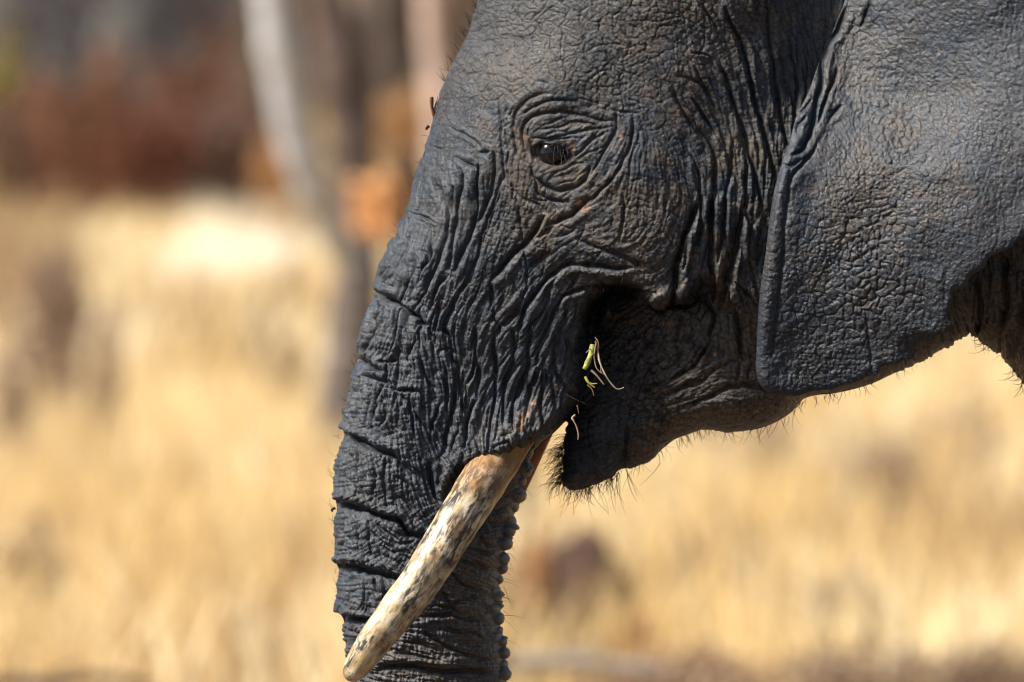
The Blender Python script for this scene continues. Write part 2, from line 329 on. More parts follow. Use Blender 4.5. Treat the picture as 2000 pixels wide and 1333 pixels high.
def stamp_creases(grid, creases, seed=3):
    """grooves with soft shoulders; returns height in mm"""
    r = np.random.default_rng(seed)
    G = np.zeros(grid.U.shape, np.float32); Bu = np.zeros(grid.U.shape, np.float32)
    st = grid.st
    for crop, depth, wid, side, pts in creases:
        if side and crop in 'KT': depth *= 1.35; wid *= 1.15
        depth = depth * {'E': .8, 'P': 1.4, 'J': 1.35, 'K': 1.1, 'F': 1.1}.get(crop, 1.0)
        P = catmull(cp(crop, pts), 1.2)
        n = len(P)
        if n < 4: continue
        jit = gblur(r.standard_normal((1, n + 80)).astype(np.float32).repeat(3, 0), 0.01, 6)[1, 40:40 + n]
        tan = np.gradient(P, axis=0); tan /= np.linalg.norm(tan, axis=1)[:, None] + 1e-9
        nor = np.c_[-tan[:, 1], tan[:, 0]]
        P = P + nor * (jit / (jit.std() + 1e-6) * 0.9)[:, None]
        wv = gblur(r.standard_normal((1, n + 80)).astype(np.float32).repeat(3, 0), 0.01, 10)[1, 40:40 + n]
        wv = np.clip(1 + 0.15 * wv / (wv.std() + 1e-6), 0.6, 1.4)
        s = np.arange(n) * 1.2; L = s[-1] + 1e-3
        taper = np.clip(np.minimum(s, L - s) / min(28.0, L * 0.4), 0.0, 1) ** 0.5
        R = int(math.ceil(wid * 6 / st)) + 1
        oy, ox = np.mgrid[-R:R + 1, -R:R + 1]
        for k in range(n):
            cx = (P[k, 0] - grid.u0) / st; cy = (P[k, 1] - grid.v0) / st
            i, j = int(round(cx)), int(round(cy))
            if i - R < 0 or j - R < 0 or i + R + 1 > grid.w or j + R + 1 > grid.h: continue
            dx = (ox + i - cx) * st; dy = (oy + j - cy) * st
            d = np.sqrt(dx * dx + dy * dy)
            w = wid * (0.6 + 0.4 * taper[k]) * wv[k]
            g = -depth * taper[k] * (.62 * np.exp(-(d / (.55 * w)) ** 1.6) + .42 * np.exp(-(d / (1.7 * w)) ** 1.5))
            sl = (slice(j - R, j + R + 1), slice(i - R, i + R + 1))
            np.minimum(G[sl], g, out=G[sl])
            b = 0.24 * depth * taper[k] * np.exp(-((d - 2.9 * w) / (1.7 * w)) ** 2)
            if side:
                sd = (dx * nor[k, 0] + dy * nor[k, 1]) * side
                b = b * np.clip(0.5 + sd / (2 * w), 0.0, 1.6)
            np.maximum(Bu[sl], b, out=Bu[sl])
    return G + Bu

def lic(grid_shape, ang, nz, steps, dl):
    h, w = grid_shape
    jj, ii = np.mgrid[0:h, 0:w].astype(np.float32)
    acc = nz.copy(); vx0 = np.cos(ang); vy0 = np.sin(ang)
    for sgn in (1, -1):
        x = ii.copy(); y = jj.copy(); px_, py_ = vx0 * sgn, vy0 * sgn
        for k in range(steps):
            x += px_ * dl; y += py_ * dl
            xi = np.clip(x, 0, w - 1).astype(np.int32); yi = np.clip(y, 0, h - 1).astype(np.int32)
            wt = 0.5 + 0.5 * math.cos(math.pi * (k + 1) / (steps + 1))
            acc += nz[yi, xi] * wt
            nx = vx0[yi, xi]; ny = vy0[yi, xi]
            f = np.where(nx * px_ + ny * py_ < 0, -1, 1)
            px_ = nx * f; py_ = ny * f
    return acc

def folds(grid, ang, lam, length=1.0):
    """fold relief that runs along the direction field: rounded ridges, sharp valleys, wavelength lam px"""
    st = grid.st; h, w = grid.U.shape
    nz = noise((h, w), lam / 7 / st)
    steps = int(max(5, lam * 2.2 * length / (st * 1.5)))
    L = lic((h, w), ang, nz, steps, 1.5)
    L = gblur(L, 0.8)
    n = gblur(L, lam / 9 / st) - gblur(L, lam / 1.6 / st)
    sd = np.sqrt(gblur(n * n, lam * 1.2 / st)) + 1e-6
    n = n / sd
    return np.minimum(np.abs(n), 1.6) ** 0.55 - 0.85

def cracks(grid, cell, wpx, warp=0.35, seed=1, stretch=(1, 1)):
    """groove map of an irregular crazed skin: 1 in the cracks"""
    r = np.random.default_rng(seed)
    sh = grid.U.shape
    wu = noise(sh, cell * 0.35 / grid.st) * cell * warp * 0.5; wv = noise(sh, cell * 0.35 / grid.st) * cell * warp * 0.5
    X = (grid.U + wu) / cell * stretch[0]; Y = (grid.V + wv) / cell * stretch[1]
    ix = np.floor(X).astype(int); iy = np.floor(Y).astype(int)
    x0, y0 = ix.min() - 2, iy.min() - 2
    jx = r.random((iy.max() - y0 + 4, ix.max() - x0 + 4)); jy = r.random(jx.shape)
    F1 = np.full(sh, 9.0, np.float32); F2 = np.full(sh, 9.0, np.float32)
    for a in (-1, 0, 1):
        for b in (-1, 0, 1):
            cx = ix + a; cy = iy + b
            d = np.hypot(cx + jx[cy - y0, cx - x0] - X, cy + jy[cy - y0, cx - x0] - Y).astype(np.float32)
            F2 = np.minimum(F2, np.maximum(F1, d)); F1 = np.minimum(F1, d)
    e = (F2 - F1) * cell
    return np.exp(-(e / wpx) ** 1.4).astype(np.float32), F1
print('helpers', round(time.time() - T0, 1))

# ------------------------------------------------------------------ the shape maps of head, trunk, jaw and neck
G = Grid(560, -160, 2260, 1440, 4)
A_POLY = [(1010,-230),(965,-100),(932,0),(915,60),(890,110),(868,160),(848,220),(832,280),(815,335),(800,390),(780,440),(760,480),(745,520),(736,560),(731,582),
 (720,592),(705,630),(696,670),(698,697),(686,735),(673,790),(666,832),(671,850),(662,875),(652,920),(649,965),(656,990),(652,1030),(652,1092),(661,1118),(659,1150),(656,1190),
 (669,1212),(672,1260),(678,1300),(688,1340),(700,1400),(720,1500),
 (1010,1500),(998,1400),(989,1333),(985,1300),(983,1270),(977,1238),(974,1200),(970,1165),(977,1133),(983,1095),(989,1058),(1000,1013),(1011,983),(1022,938),(1037,900),(1050,876),
 (1066,858),(1090,838),(1112,812),(1130,780),(1145,740),(1152,690),(1152,640),(1160,603),(1180,582),(1215,574),(1250,592),(1285,608),(1305,598),(1335,598),(1370,570),(1388,600),
 (1410,640),(1460,690),(1540,720),(1700,640),(1850,560),(2400,500),(2400,-230)]
B_POLY = [(1118,780),(1105,845),(1100,870),(1097,910),(1095,940),(1107,956),(1130,957),(1165,947),(1200,931),(1213,917),(1226,918),(1250,911),(1280,895),(1300,875),(1320,859),(1345,850),
 (1375,839),(1400,841),(1430,845),(1480,839),(1520,824),(1550,804),(1575,778),(1640,768),(1700,752),(1750,729),(1790,711),(1830,690),(1870,665),(1893,651),(1905,656),(1925,675),(1950,686),
 (1965,700),(1980,725),(1997,746),(2030,800),(2120,880),(2400,1000),(2400,-230),(1650,-230),(1450,100),(1380,450),(1240,530),(1150,600),(1130,690)]
S_POLY = [(1066,860),(1040,872),(1010,889),(975,902),(935,914),(905,930),(888,952),(876,974),(864,988),(852,978),(845,945),(850,880),(868,800),(900,690),(960,600),(1060,540),(1180,575),(1165,602),
 (1154,640),(1152,690),(1145,740),(1130,780),(1112,812),(1090,838)]
TA = [(950,-100,.24),(950,0,.25),(1100,0,.31),(1300,0,.35),(1450,0,.355),(1330,130,.345),(1500,120,.34),(1590,30,.215),(1572,120,.25),(1640,0,.22),(1545,60,.29),(1080,170,.325),(1080,300,.30),(980,300,.28),(1180,300,.325),(1250,330,.345),
 (900,300,.255),(1280,450,.335),(1180,450,.325),(1100,460,.29),(1000,460,.26),(1430,400,.32),(1430,560,.30),(1500,300,.325),(1540,250,.31),(1350,570,.305),(1240,560,.30),(1130,600,.255),(1060,560,.26),(850,450,.23),(950,600,.235),
 (850,650,.205),(780,650,.19),(1050,700,.235),(1120,720,.215),(950,740,.205),(850,800,.19),(740,800,.185),(950,850,.175),(1040,840,.18),(820,950,.175),(820,1100,.168),(820,1250,.162),(820,1400,.16),(980,980,.16),
 (1500,650,.27),(1700,300,.31),(2000,100,.34),(2200,300,.4)]
RA = [(900,100,230),(1100,100,260),(850,400,200),(1000,400,230),(750,700,165),(850,900,165),(820,1100,155),(820,1300,155),(980,1100,150),(1050,860,40),(1100,820,32),(1130,760,32),(1140,680,36),(1170,610,32),(1250,600,24),(1330,600,24),(1370,580,26),
 (1420,640,60),(1500,690,90),(1700,600,120),(1300,400,90),(1500,400,150),(1050,700,80),(980,850,80)]
TB = [(1195,640,.10),(1180,700,.10),(1150,760,.10),(1130,850,.075),(1150,930,.075),(1220,700,.13),(1260,650,.155),(1240,800,.125),(1250,880,.105),(1350,700,.24),(1350,800,.20),(1400,760,.235),(1290,740,.19),(1330,620,.225),
 (1430,650,.25),(1480,760,.235),(1540,790,.20),(1500,600,.28),(1650,700,.22),(1800,650,.22),(1870,600,.27),(1950,600,.29),(2050,650,.34),(2100,300,.36),(1700,200,.25),(1400,300,.2)]
RB = [(1130,900,60),(1250,880,80),(1350,820,62),(1500,800,70),(1650,740,90),(1850,660,90),(1950,680,150),(2050,760,200),(1180,650,80)]
TS = [(950,880,.236),(880,940,.222),(1040,840,.225),(1100,780,.215),(1120,700,.21),(950,760,.20),(900,820,.195),(1000,650,.20),(1100,600,.19),(860,850,.17)]

def dome(g, S, R, T):
    t = np.minimum(S / R, 1.0)
    q = np.where(t > 0, 1 - (1 - t) ** 2, 2 * t)
    return T * T * q

def field(poly, tp, rp, rconst=None):
    g, S = poly_sdf(G, catmull(poly, 9, closed=True), 4)
    T = scatter(g, [p[:2] for p in tp], [p[2] for p in tp], power=3.4)[0]
    R = rconst if rconst else scatter(g, [p[:2] for p in rp], [p[2] for p in rp], power=4)[0]
    Q = dome(g, gblur(S.astype(np.float32), 0.6), R, T)
    return g, Q
gq, QA = field(A_POLY, TA, RA)
_, QB = field(B_POLY, TB, RB)
_, QS = field(S_POLY, TS, None, 30)
def smax(a, b, k):
    h = np.clip(0.5 + 0.5 * (a - b) / k, 0, 1)
    return b * (1 - h) + a * h + k * h * (1 - h)
Q = smax(QA, QS, 0.004)
# the jaw joins the cheek softly behind the mouth corner, sharply under the lip
kk = scatter(gq, [(1200,700),(1150,600),(1300,600),(1370,600),(1450,650),(1600,700),(1700,400)], [.001,.001,.001,.003,.012,.03,.03], power=5)[0]
Q = smax(Q, QB, kk)
# a fleshy lump inside the corner of the mouth
dl = ((gq.U - 1186) * .94 + (gq.V - 608) * .30) / 17, (-(gq.U - 1186) * .30 + (gq.V - 608) * .94) / 40
Q = smax(Q, .238 ** 2 * (1 - dl[0] ** 2 - dl[1] ** 2), .0015)
Q = Q.astype(np.float32)
def Qat(x, z):
    return gq.sample(Q, 1000 + x * 1000, 666.5 - z * 1000)
def skin_y(u, v):
    """depth of the near skin at photo pixel u, v (negative = towards the camera)"""
    y = -0.2
    for _ in range(6):
        p = px(u, v, y); q = float(Qat(np.array([p[0]]), np.array([p[2]]))[0])
        y = -math.sqrt(max(q, 0.0))
    return y
print('shape maps', round(time.time() - T0, 1))

# ------------------------------------------------------------------ relief map of the skin (mm)
GM = Grid(600, -60, 2080, 1400, 1.5)
FP = [  # u, v, direction, coarse amp, fine amp, cross amp, crack amp, wavelength mix(0 fine..1 coarse)
 (920,60,108,.1,.3,.1,1.2),(1050,60,100,.1,.1,.05,2.0),(1250,80,60,.1,.1,.1,2.2),(1400,80,68,.8,.6,.3,1.3),(1500,120,78,1.6,1.0,.3,.8),(870,200,108,.3,.7,.3,1.1),(960,180,100,.1,.2,.1,1.2),
 (1100,150,10,.1,.2,.1,1.2),(860,300,104,.4,.9,.6,.7),(800,450,106,3.2,2.2,.8,.3),(880,450,104,3.0,1.5,.5,.5),(950,520,102,.6,.8,.3,1.2),(1020,460,120,.5,.8,.4,1.4),
 (740,560,108,3.2,2.7,1.2,.2),(850,600,106,3.0,2.6,1.2,.2),(720,750,98,2.0,3.0,1.5,.1),(820,750,85,2.6,3.0,1.5,.2),(880,830,100,3.2,3.0,1.0,.2),(950,760,97,3.0,1.8,.5,.3),(1030,760,95,2.8,2.0,.6,.4),
 (1100,720,88,2.4,2.2,.6,.4),(1000,620,106,2.0,1.6,.5,.4),(1060,520,130,1.5,1.0,.5,.8),(1150,500,165,1.0,.8,.3,1.2),(1230,530,175,1.0,.8,.3,1.2),
 (1080,300,175,.4,1.2,.6,.5),(1010,300,95,.6,1.2,.5,.5),(1200,300,120,.6,1.2,.6,.7),(1250,420,105,.6,.6,.3,1.3),(1300,240,65,.6,.8,.4,1.3),(1400,350,84,2.4,1.2,.5,1.0),(1480,250,80,2.2,1.4,.6,.6),(1400,260,72,1.8,1.2,.4,.7),
 (1350,500,98,2.6,1.0,.3,.9),(1440,520,92,3.0,1.2,.4,.8),(1440,660,80,1.6,1.4,.5,1.0),(1340,700,120,2.2,2.4,1.0,2.0),(1230,720,150,1.8,2.6,1.6,3.2),(1300,790,165,2.2,2.8,1.2,2.2),(1420,760,175,1.2,1.2,.4,.8),
 (1480,810,175,.8,.8,.4,1.2),(1200,860,168,.8,1.2,.5,1.0),(1130,910,170,.6,1.0,.4,.6),(1350,840,165,.8,1.0,.4,.8),
 (690,900,95,1.2,3.0,2.6,0),(780,950,80,1.2,3.0,2.8,0),(860,940,65,1.5,3.0,2.0,0),(690,1050,93,1.0,2.8,2.6,0),(790,1050,20,1.5,2.8,2.6,0),(700,1180,93,1.0,2.4,2.4,0),(900,1150,15,2.4,3.2,2.6,0),
 (960,1000,160,2.0,3.0,2.4,0),(850,1260,5,2.2,3.0,2.6,0),(700,1290,0,1.5,2.5,2.5,0),(960,1280,15,2.0,3.2,3.0,0),(1960,580,75,3.5,2.5,1.0,1.2),(1750,500,90,1,1,.5,1)]
c2 = np.array([[math.cos(2 * math.radians(p[2])), math.sin(2 * math.radians(p[2])), p[3], p[4], p[5], p[6]] for p in FP])
c2[:, 2:6] *= 1.0
m = scatter(GM, [p[:2] for p in FP], c2, power=3.6)
ang = (0.5 * np.arctan2(m[1], m[0]) + 0.16 * noise(GM.U.shape, 26)).astype(np.float32)
coarse = folds(GM, ang, 34); fine = folds(GM, ang, 15); vfine = folds(GM, ang, 8.5, .8); cross = folds(GM, ang + math.pi / 2, 15, .8)
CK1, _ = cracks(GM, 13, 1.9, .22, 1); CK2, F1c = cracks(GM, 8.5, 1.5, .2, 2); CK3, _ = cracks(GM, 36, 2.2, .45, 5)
HM = m[2] * coarse * 1.25 + m[3] * (fine * 1.05 + vfine * .25) + m[4] * cross * .8
blot = np.clip(.5 + .5 * noise(GM.U.shape, 18), 0, 1)
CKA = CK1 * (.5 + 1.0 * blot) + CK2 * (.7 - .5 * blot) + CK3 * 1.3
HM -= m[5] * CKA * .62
CRACK_SHADE = np.clip(CKA * np.clip(m[5] * .62, .12, 1.1) * .85, 0, 1).astype(np.float32)   # shade in the cracks, painted dark into the skin colour
HM = HM * 1.5
HM += .12 * noise(GM.U.shape, 1.0) + .35 * noise(GM.U.shape, 2.5) + 1.2 * noise(GM.U.shape, 22)
cre = stamp_creases(GM, CR)
HM = HM * (1 - .5 * np.clip(-cre / 5, 0, 1)) + cre * 1.75
# the eye socket
ex, ey = 1078, 299
du = (GM.U - ex) * .985 + (GM.V - ey) * .17; dv = -(GM.U - ex) * .17 + (GM.V - ey) * .985
ew = (du / 39) ** 2 + (dv / np.where(dv < 0, 15, 22)) ** 2
HM -= 20 * np.clip(1.25 - ew, 0, 1) ** .8
HM += 7 * np.exp(-((du / 60) ** 2 + ((dv + 34) / 22) ** 2)) + 4 * np.exp(-((du / 50) ** 2 + ((dv - 40) / 18) ** 2))
# knobs down the back edge of the trunk
rev = np.interp(GM.V, [860, 900, 938, 983, 1013, 1058, 1095, 1133, 1163, 1200, 1270, 1333, 1420], [1050, 1037, 1022, 1011, 1000, 989, 983, 977, 970, 974, 983, 989, 998])
HM = HM * (1 - .8 * np.exp(-((GM.U - rev + 2) / 26) ** 2) * np.clip((GM.V - 905) / 30, 0, 1) * (GM.U < 1060))
for a, b, r_, h_ in [(1045,228,14,12),(1022,290,9,7),(1008,360,14,13),(990,430,8,6),(968,500,12,10),(962,545,15,13),(935,610,13,13),(930,690,12,12),(933,745,12,13),(915,800,9,7),(908,890,14,12),(905,930,9,9),(912,1000,13,11),(915,1060,9,8),(930,1120,12,12),(938,1180,13,14),(930,1240,9,8),(935,1290,12,12),(885,860,9,6),(870,950,9,6),(880,1100,9,6)]:
    cu, cv = cp('T', [(a, b)])[0]
    HM += 1.1 * h_ * np.sqrt(np.clip(1 - ((GM.U - cu) / (r_ * 1.35)) ** 2 - ((GM.V - cv) / (r_ * 1.1)) ** 2, 0, 1))
HM = HM.astype(np.float32)

# dry mud and dust on the skin: a 0..1 map with a shape of its own
DP = [(930,60,.2),(1100,40,.25),(1300,80,.55),(1450,100,.35),(850,300,.12),(1080,200,.55),(1080,300,.6),(1000,450,.45),(1220,420,1.0),(1186,605,1.0),(1200,500,.6),(1300,300,.8),(1400,200,.4),(1400,450,.8),(1480,450,.4),(1300,560,.8),
 (1420,650,1.0),(1350,700,.8),(1230,700,.15),(1300,790,.9),(1400,800,.9),(1450,790,.9),(1150,880,0),(1020,800,.55),(1050,750,.3),(950,700,.1),(1100,650,.05),(800,500,.02),(740,750,.06),(850,750,.10),(880,900,.08),(750,1000,.06),(850,1200,.25),(980,1020,.8),(960,1120,.75),(970,1280,.8),(900,1150,.45),(690,1100,.05),(780,600,.12),
 (1950,600,.5),(1800,690,.6),(1990,700,.5)]
dm = scatter(GM, [p[:2] for p in DP], [p[2] for p in DP], power=3.6)[0]
dn = .45 * noise(GM.U.shape, 36) + .5 * noise(GM.U.shape, 12) + .4 * noise(GM.U.shape, 3.5)
DUST = np.clip(dm + dm * dn * .8, 0, 1)
SPECK = np.clip((noise(GM.U.shape, 1.1) - 3.0) * 2, 0, 1) * np.clip(dm * 1.6, 0, 1)
for a, b, r_ in [(1299,709,4),(1397,692,5),(1330,612,3),(1480,803,3),(1040,270,5),(1023,272,6),(1010,258,5),(1213,268,4),(1135,395,8),(1142,405,10),(1020,815,9),(1035,805,8),(1015,830,10),(1042,790,6),(1085,755,6),(1115,280,6),(1040,160,3),(1118,292,4),(1465,505,4),(1472,513,2)]:
    SPECK = np.maximum(SPECK, np.exp(-((GM.U - a) ** 2 + (GM.V - b) ** 2) / r_ ** 2) * np.clip(.45 + .6 * noise(GM.U.shape, 1.3), 0, 1))
print('relief', round(time.time() - T0, 1))

# ------------------------------------------------------------------ surface extraction
def surface_nets(F, org, h):
    """F sampled on a regular grid (x,y,z), <0 inside; returns verts, quads"""
    inside = F < 0
    nx, ny, nz = F.shape
    c = np.zeros((nx - 1, ny - 1, nz - 1), np.uint8)
    for a in (0, 1):
        for b in (0, 1):
            for d in (0, 1):
                c += inside[a:nx - 1 + a, b:ny - 1 + b, d:nz - 1 + d]
    act = (c > 0) & (c < 8)
    idx = np.argwhere(act)
    ids = np.full(c.shape, -1, np.int32); ids[act] = np.arange(len(idx))
    sx = np.zeros((len(idx), 3)); cnt = np.zeros(len(idx))
    corners = [(a, b, d) for a in (0, 1) for b in (0, 1) for d in (0, 1)]
    for p in corners:
        for ax in range(3):
            if p[ax] == 1: continue
            q = list(p); q[ax] = 1
            f0 = F[idx[:, 0] + p[0], idx[:, 1] + p[1], idx[:, 2] + p[2]]; f1 = F[idx[:, 0] + q[0], idx[:, 1] + q[1], idx[:, 2] + q[2]]
            cr = (f0 < 0) != (f1 < 0)
            t = np.where(cr, f0 / np.where(cr, f0 - f1, 1), 0)
            pos = np.array(p, float)[None].repeat(len(idx), 0); pos[:, ax] = t
            sx += pos * cr[:, None]; cnt += cr
    V = (idx + sx / cnt[:, None]) * h + org
    quads = []
    for ax in range(3):
        o1, o2 = [(1, 2), (2, 0), (0, 1)][ax]
        a = np.take(inside, range(F.shape[ax] - 1), ax); b = np.take(inside, range(1, F.shape[ax]), ax)
        e = np.argwhere(a != b)
        e = e[(e[:, o1] > 0) & (e[:, o2] > 0) & (e[:, o1] < F.shape[o1] - 1) & (e[:, o2] < F.shape[o2] - 1)]
        s = a[e[:, 0], e[:, 1], e[:, 2]]
        def cell(k1, k2):
            q = e.copy(); q[:, o1] -= k1; q[:, o2] -= k2
            return ids[q[:, 0], q[:, 1], q[:, 2]]
        qd = np.stack([cell(1, 1), cell(0, 1), cell(0, 0), cell(1, 0)], 1)
        qd[~s] = qd[~s][:, ::-1]
        quads.append(qd)
    return V, np.vstack(quads)

def refine(V, quads, sel, n, keep_w=None):
    """split the selected quads n x n, sharing points on common edges; returns verts, all quads, weight"""
    Qs = quads[sel]; m_ = len(Qs)
    nv = len(V)
    # edges
    E = np.stack([Qs, np.roll(Qs, -1, 1)], 2).reshape(-1, 2)
    lo = E.min(1).astype(np.int64); hi = E.max(1).astype(np.int64)
    key, inv = np.unique(lo * nv + hi, return_inverse=True)
    inv = inv.reshape(m_, 4)
    klo = key // nv; khi = key % nv
    ne = len(key)
    t = np.arange(1, n) / n
    EP = V[klo][:, None] * (1 - t)[None, :, None] + V[khi][:, None] * t[None, :, None]
    eb = nv; ib = nv + ne * (n - 1)
    gi, gj = np.meshgrid(t, t, indexing='ij')
    C = V[Qs]
    def bil(a, b): return (C[:, 0][:, None] * ((1 - a) * (1 - b))[None, :, None] + C[:, 1][:, None] * (a * (1 - b))[None, :, None]
                           + C[:, 2][:, None] * (a * b)[None, :, None] + C[:, 3][:, None] * ((1 - a) * b)[None, :, None])
    IP = bil(gi.ravel(), gj.ravel())
    L = np.zeros((m_, n + 1, n + 1), np.int64)
    L[:, 0, 0] = Qs[:, 0]; L[:, n, 0] = Qs[:, 1]; L[:, n, n] = Qs[:, 2]; L[:, 0, n] = Qs[:, 3]
    for e in range(4):
        a = Qs[:, e]; fwd = a < Qs[:, (e + 1) % 4]
        for k in range(1, n):
            kk_ = np.where(fwd, k - 1, n - 1 - k)
            vid = eb + inv[:, e] * (n - 1) + kk_
            if e == 0: L[:, k, 0] = vid
            elif e == 1: L[:, n, k] = vid
            elif e == 2: L[:, n - k, n] = vid
            else: L[:, 0, n - k] = vid
    L[:, 1:n, 1:n] = ib + np.arange(m_ * (n - 1) ** 2).reshape(m_, n - 1, n - 1)
    NV = np.vstack([V, EP.reshape(-1, 3), IP.reshape(-1, 3)])
    newq = np.stack([L[:, :-1, :-1], L[:, 1:, :-1], L[:, 1:, 1:], L[:, :-1, 1:]], -1).reshape(-1, 4)
    allq = np.vstack([newq, quads[~sel]])
    # weight: 0 on points of unsplit quads
    w = np.ones(len(NV), np.float32)
    cold = np.zeros(nv, bool); cold[quads[~sel].ravel()] = True
    w[:nv][cold] = 0
    ew_ = (cold[klo] & cold[khi])
    w[nv:ib] = np.repeat(np.where(ew_, 0, 1), n - 1)
    return NV, allq, w

def normals(V, Qd):
    A, B_, C, D = (V[Qd[:, k]] for k in range(4))
    fn = np.cross(C - A, D - B_)
    N = np.zeros_like(V)
    for k in range(4):
        for c in range(3): N[:, c] += np.bincount(Qd[:, k], fn[:, c], len(V))
    return N / (np.linalg.norm(N, axis=1)[:, None] + 1e-12)

# ------------------------------------------------------------------ materials
def new_mat(name):
    m_ = bpy.data.materials.new(name); m_.use_nodes = True
    return m_, m_.node_tree.nodes, m_.node_tree.links, m_.node_tree.nodes['Principled BSDF']

def ramp(n, stops):
    r = n.new('ShaderNodeValToRGB'); cr = r.color_ramp
    while len(cr.elements) < len(stops): cr.elements.new(0.5)
    for e, (p, c) in zip(cr.elements, stops): e.position = p; e.color = (*c, 1)
    return r

def skin_material(name, base_a, base_b, dustc, rough=.52, pebble=260):
    m_, n, l, b = new_mat(name)
    tc = n.new('ShaderNodeTexCoord')
    n1 = n.new('ShaderNodeTexNoise'); n1.inputs['Scale'].default_value = 22; n1.inputs['Detail'].default_value = 8; n1.inputs['Roughness'].default_value = .7
    l.new(tc.outputs['Object'], n1.inputs['Vector'])
    r1 = ramp(n, [(.32, base_a), (.68, base_b)]); l.new(n1.outputs[0], r1.inputs[0])
    n2 = n.new('ShaderNodeTexNoise'); n2.inputs['Scale'].default_value = 300; n2.inputs['Detail'].default_value = 3
    l.new(tc.outputs['Object'], n2.inputs['Vector'])
    mx = n.new('ShaderNodeMix'); mx.data_type = 'RGBA'; mx.blend_type = 'OVERLAY'; mx.inputs['Factor'].default_value = .6
    r2 = ramp(n, [(.3, (.22, .22, .22)), (.72, (.8, .8, .8))]); l.new(n2.outputs[0], r2.inputs[0])
    l.new(r1.outputs[0], mx.inputs['A']); l.new(r2.outputs[0], mx.inputs['B'])
    ad = n.new('ShaderNodeAttribute'); ad.attribute_name = 'dust'
    m2 = n.new('ShaderNodeMix'); m2.data_type = 'RGBA'; m2.inputs['B'].default_value = (*dustc, 1)
    l.new(ad.outputs['Fac'], m2.inputs['Factor']); l.new(mx.outputs['Result'], m2.inputs['A'])
    m2b = n.new('ShaderNodeMix'); m2b.data_type = 'RGBA'; m2b.blend_type = 'OVERLAY'; m2b.inputs['Factor'].default_value = .5
    l.new(m2.outputs['Result'], m2b.inputs['A']); l.new(r2.outputs[0], m2b.inputs['B'])
    asp = n.new('ShaderNodeAttribute'); asp.attribute_name = 'speck'
    m3 = n.new('ShaderNodeMix'); m3.data_type = 'RGBA'; m3.inputs['B'].default_value = (.34, .17, .07, 1)
    l.new(asp.outputs['Fac'], m3.inputs['Factor']); l.new(m2b.outputs['Result'], m3.inputs['A'])
    ab = n.new('ShaderNodeAttribute'); ab.attribute_name = 'crack_shade'  # carries the crack shade, mixed in below as near-black colour
    n4 = n.new('ShaderNodeTexNoise'); n4.inputs['Scale'].default_value = 130; n4.inputs['Detail'].default_value = 6; n4.inputs['Roughness'].default_value = .75
    l.new(tc.outputs['Object'], n4.inputs['Vector'])
    r4 = ramp(n, [(.36, (.16, .16, .16)), (.64, (.86, .86, .86))]); l.new(n4.outputs[0], r4.inputs[0])
    m5 = n.new('ShaderNodeMix'); m5.data_type = 'RGBA'; m5.blend_type = 'OVERLAY'; m5.inputs['Factor'].default_value = .55
    l.new(m3.outputs['Result'], m5.inputs['A']); l.new(r4.outputs[0], m5.inputs['B'])
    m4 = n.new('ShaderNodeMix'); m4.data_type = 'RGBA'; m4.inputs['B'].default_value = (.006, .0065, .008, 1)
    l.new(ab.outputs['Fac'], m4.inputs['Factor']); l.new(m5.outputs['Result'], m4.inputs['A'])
    l.new(m4.outputs['Result'], b.inputs['Base Color'])
    b.inputs['Roughness'].default_value = rough
    b.inputs['Specular IOR Level'].default_value = .42
    v = n.new('ShaderNodeTexVoronoi'); v.feature = 'DISTANCE_TO_EDGE'; v.inputs['Scale'].default_value = pebble
    nd = n.new('ShaderNodeTexNoise'); nd.inputs['Scale'].default_value = 90
    l.new(tc.outputs['Object'], nd.inputs['Vector'])
    mxv = n.new('ShaderNodeVectorMath'); mxv.operation = 'MULTIPLY_ADD'; mxv.inputs[1].default_value = (.012, .012, .012)
    l.new(nd.outputs['Color'], mxv.inputs[0]); l.new(tc.outputs['Object'], mxv.inputs[2]); l.new(mxv.outputs[0], v.inputs['Vector'])
    mr = n.new('ShaderNodeMapRange'); mr.inputs['From Max'].default_value = .16; l.new(v.outputs[0], mr.inputs['Value'])
    bp = n.new('ShaderNodeBump'); bp.inputs['Strength'].default_value = .5; bp.inputs['Distance'].default_value = .0009
    l.new(mr.outputs[0], bp.inputs['Height'])
    bp2 = n.new('ShaderNodeBump'); bp2.inputs['Strength'].default_value = .45; bp2.inputs['Distance'].default_value = .0012
    l.new(n2.outputs[0], bp2.inputs['Height']); l.new(bp.outputs[0], bp2.inputs['Normal']); l.new(bp2.outputs[0], b.inputs['Normal'])
    return m_

def plain(name, col, rough=.8, var=.25, scale=40, spec=.3, trans=0):
    m_, n, l, b = new_mat(name)
    tc = n.new('ShaderNodeTexCoord'); nz = n.new('ShaderNodeTexNoise'); nz.inputs['Scale'].default_value = scale; nz.inputs['Detail'].default_value = 4
    l.new(tc.outputs['Object'], nz.inputs['Vector'])
    r = ramp(n, [(.3, tuple(c * (1 - var) for c in col)), (.7, tuple(min(1, c * (1 + var)) for c in col))]); l.new(nz.outputs[0], r.inputs[0])
    l.new(r.outputs[0], b.inputs['Base Color']); b.inputs['Roughness'].default_value = rough; b.inputs['Specular IOR Level'].default_value = spec
    return m_

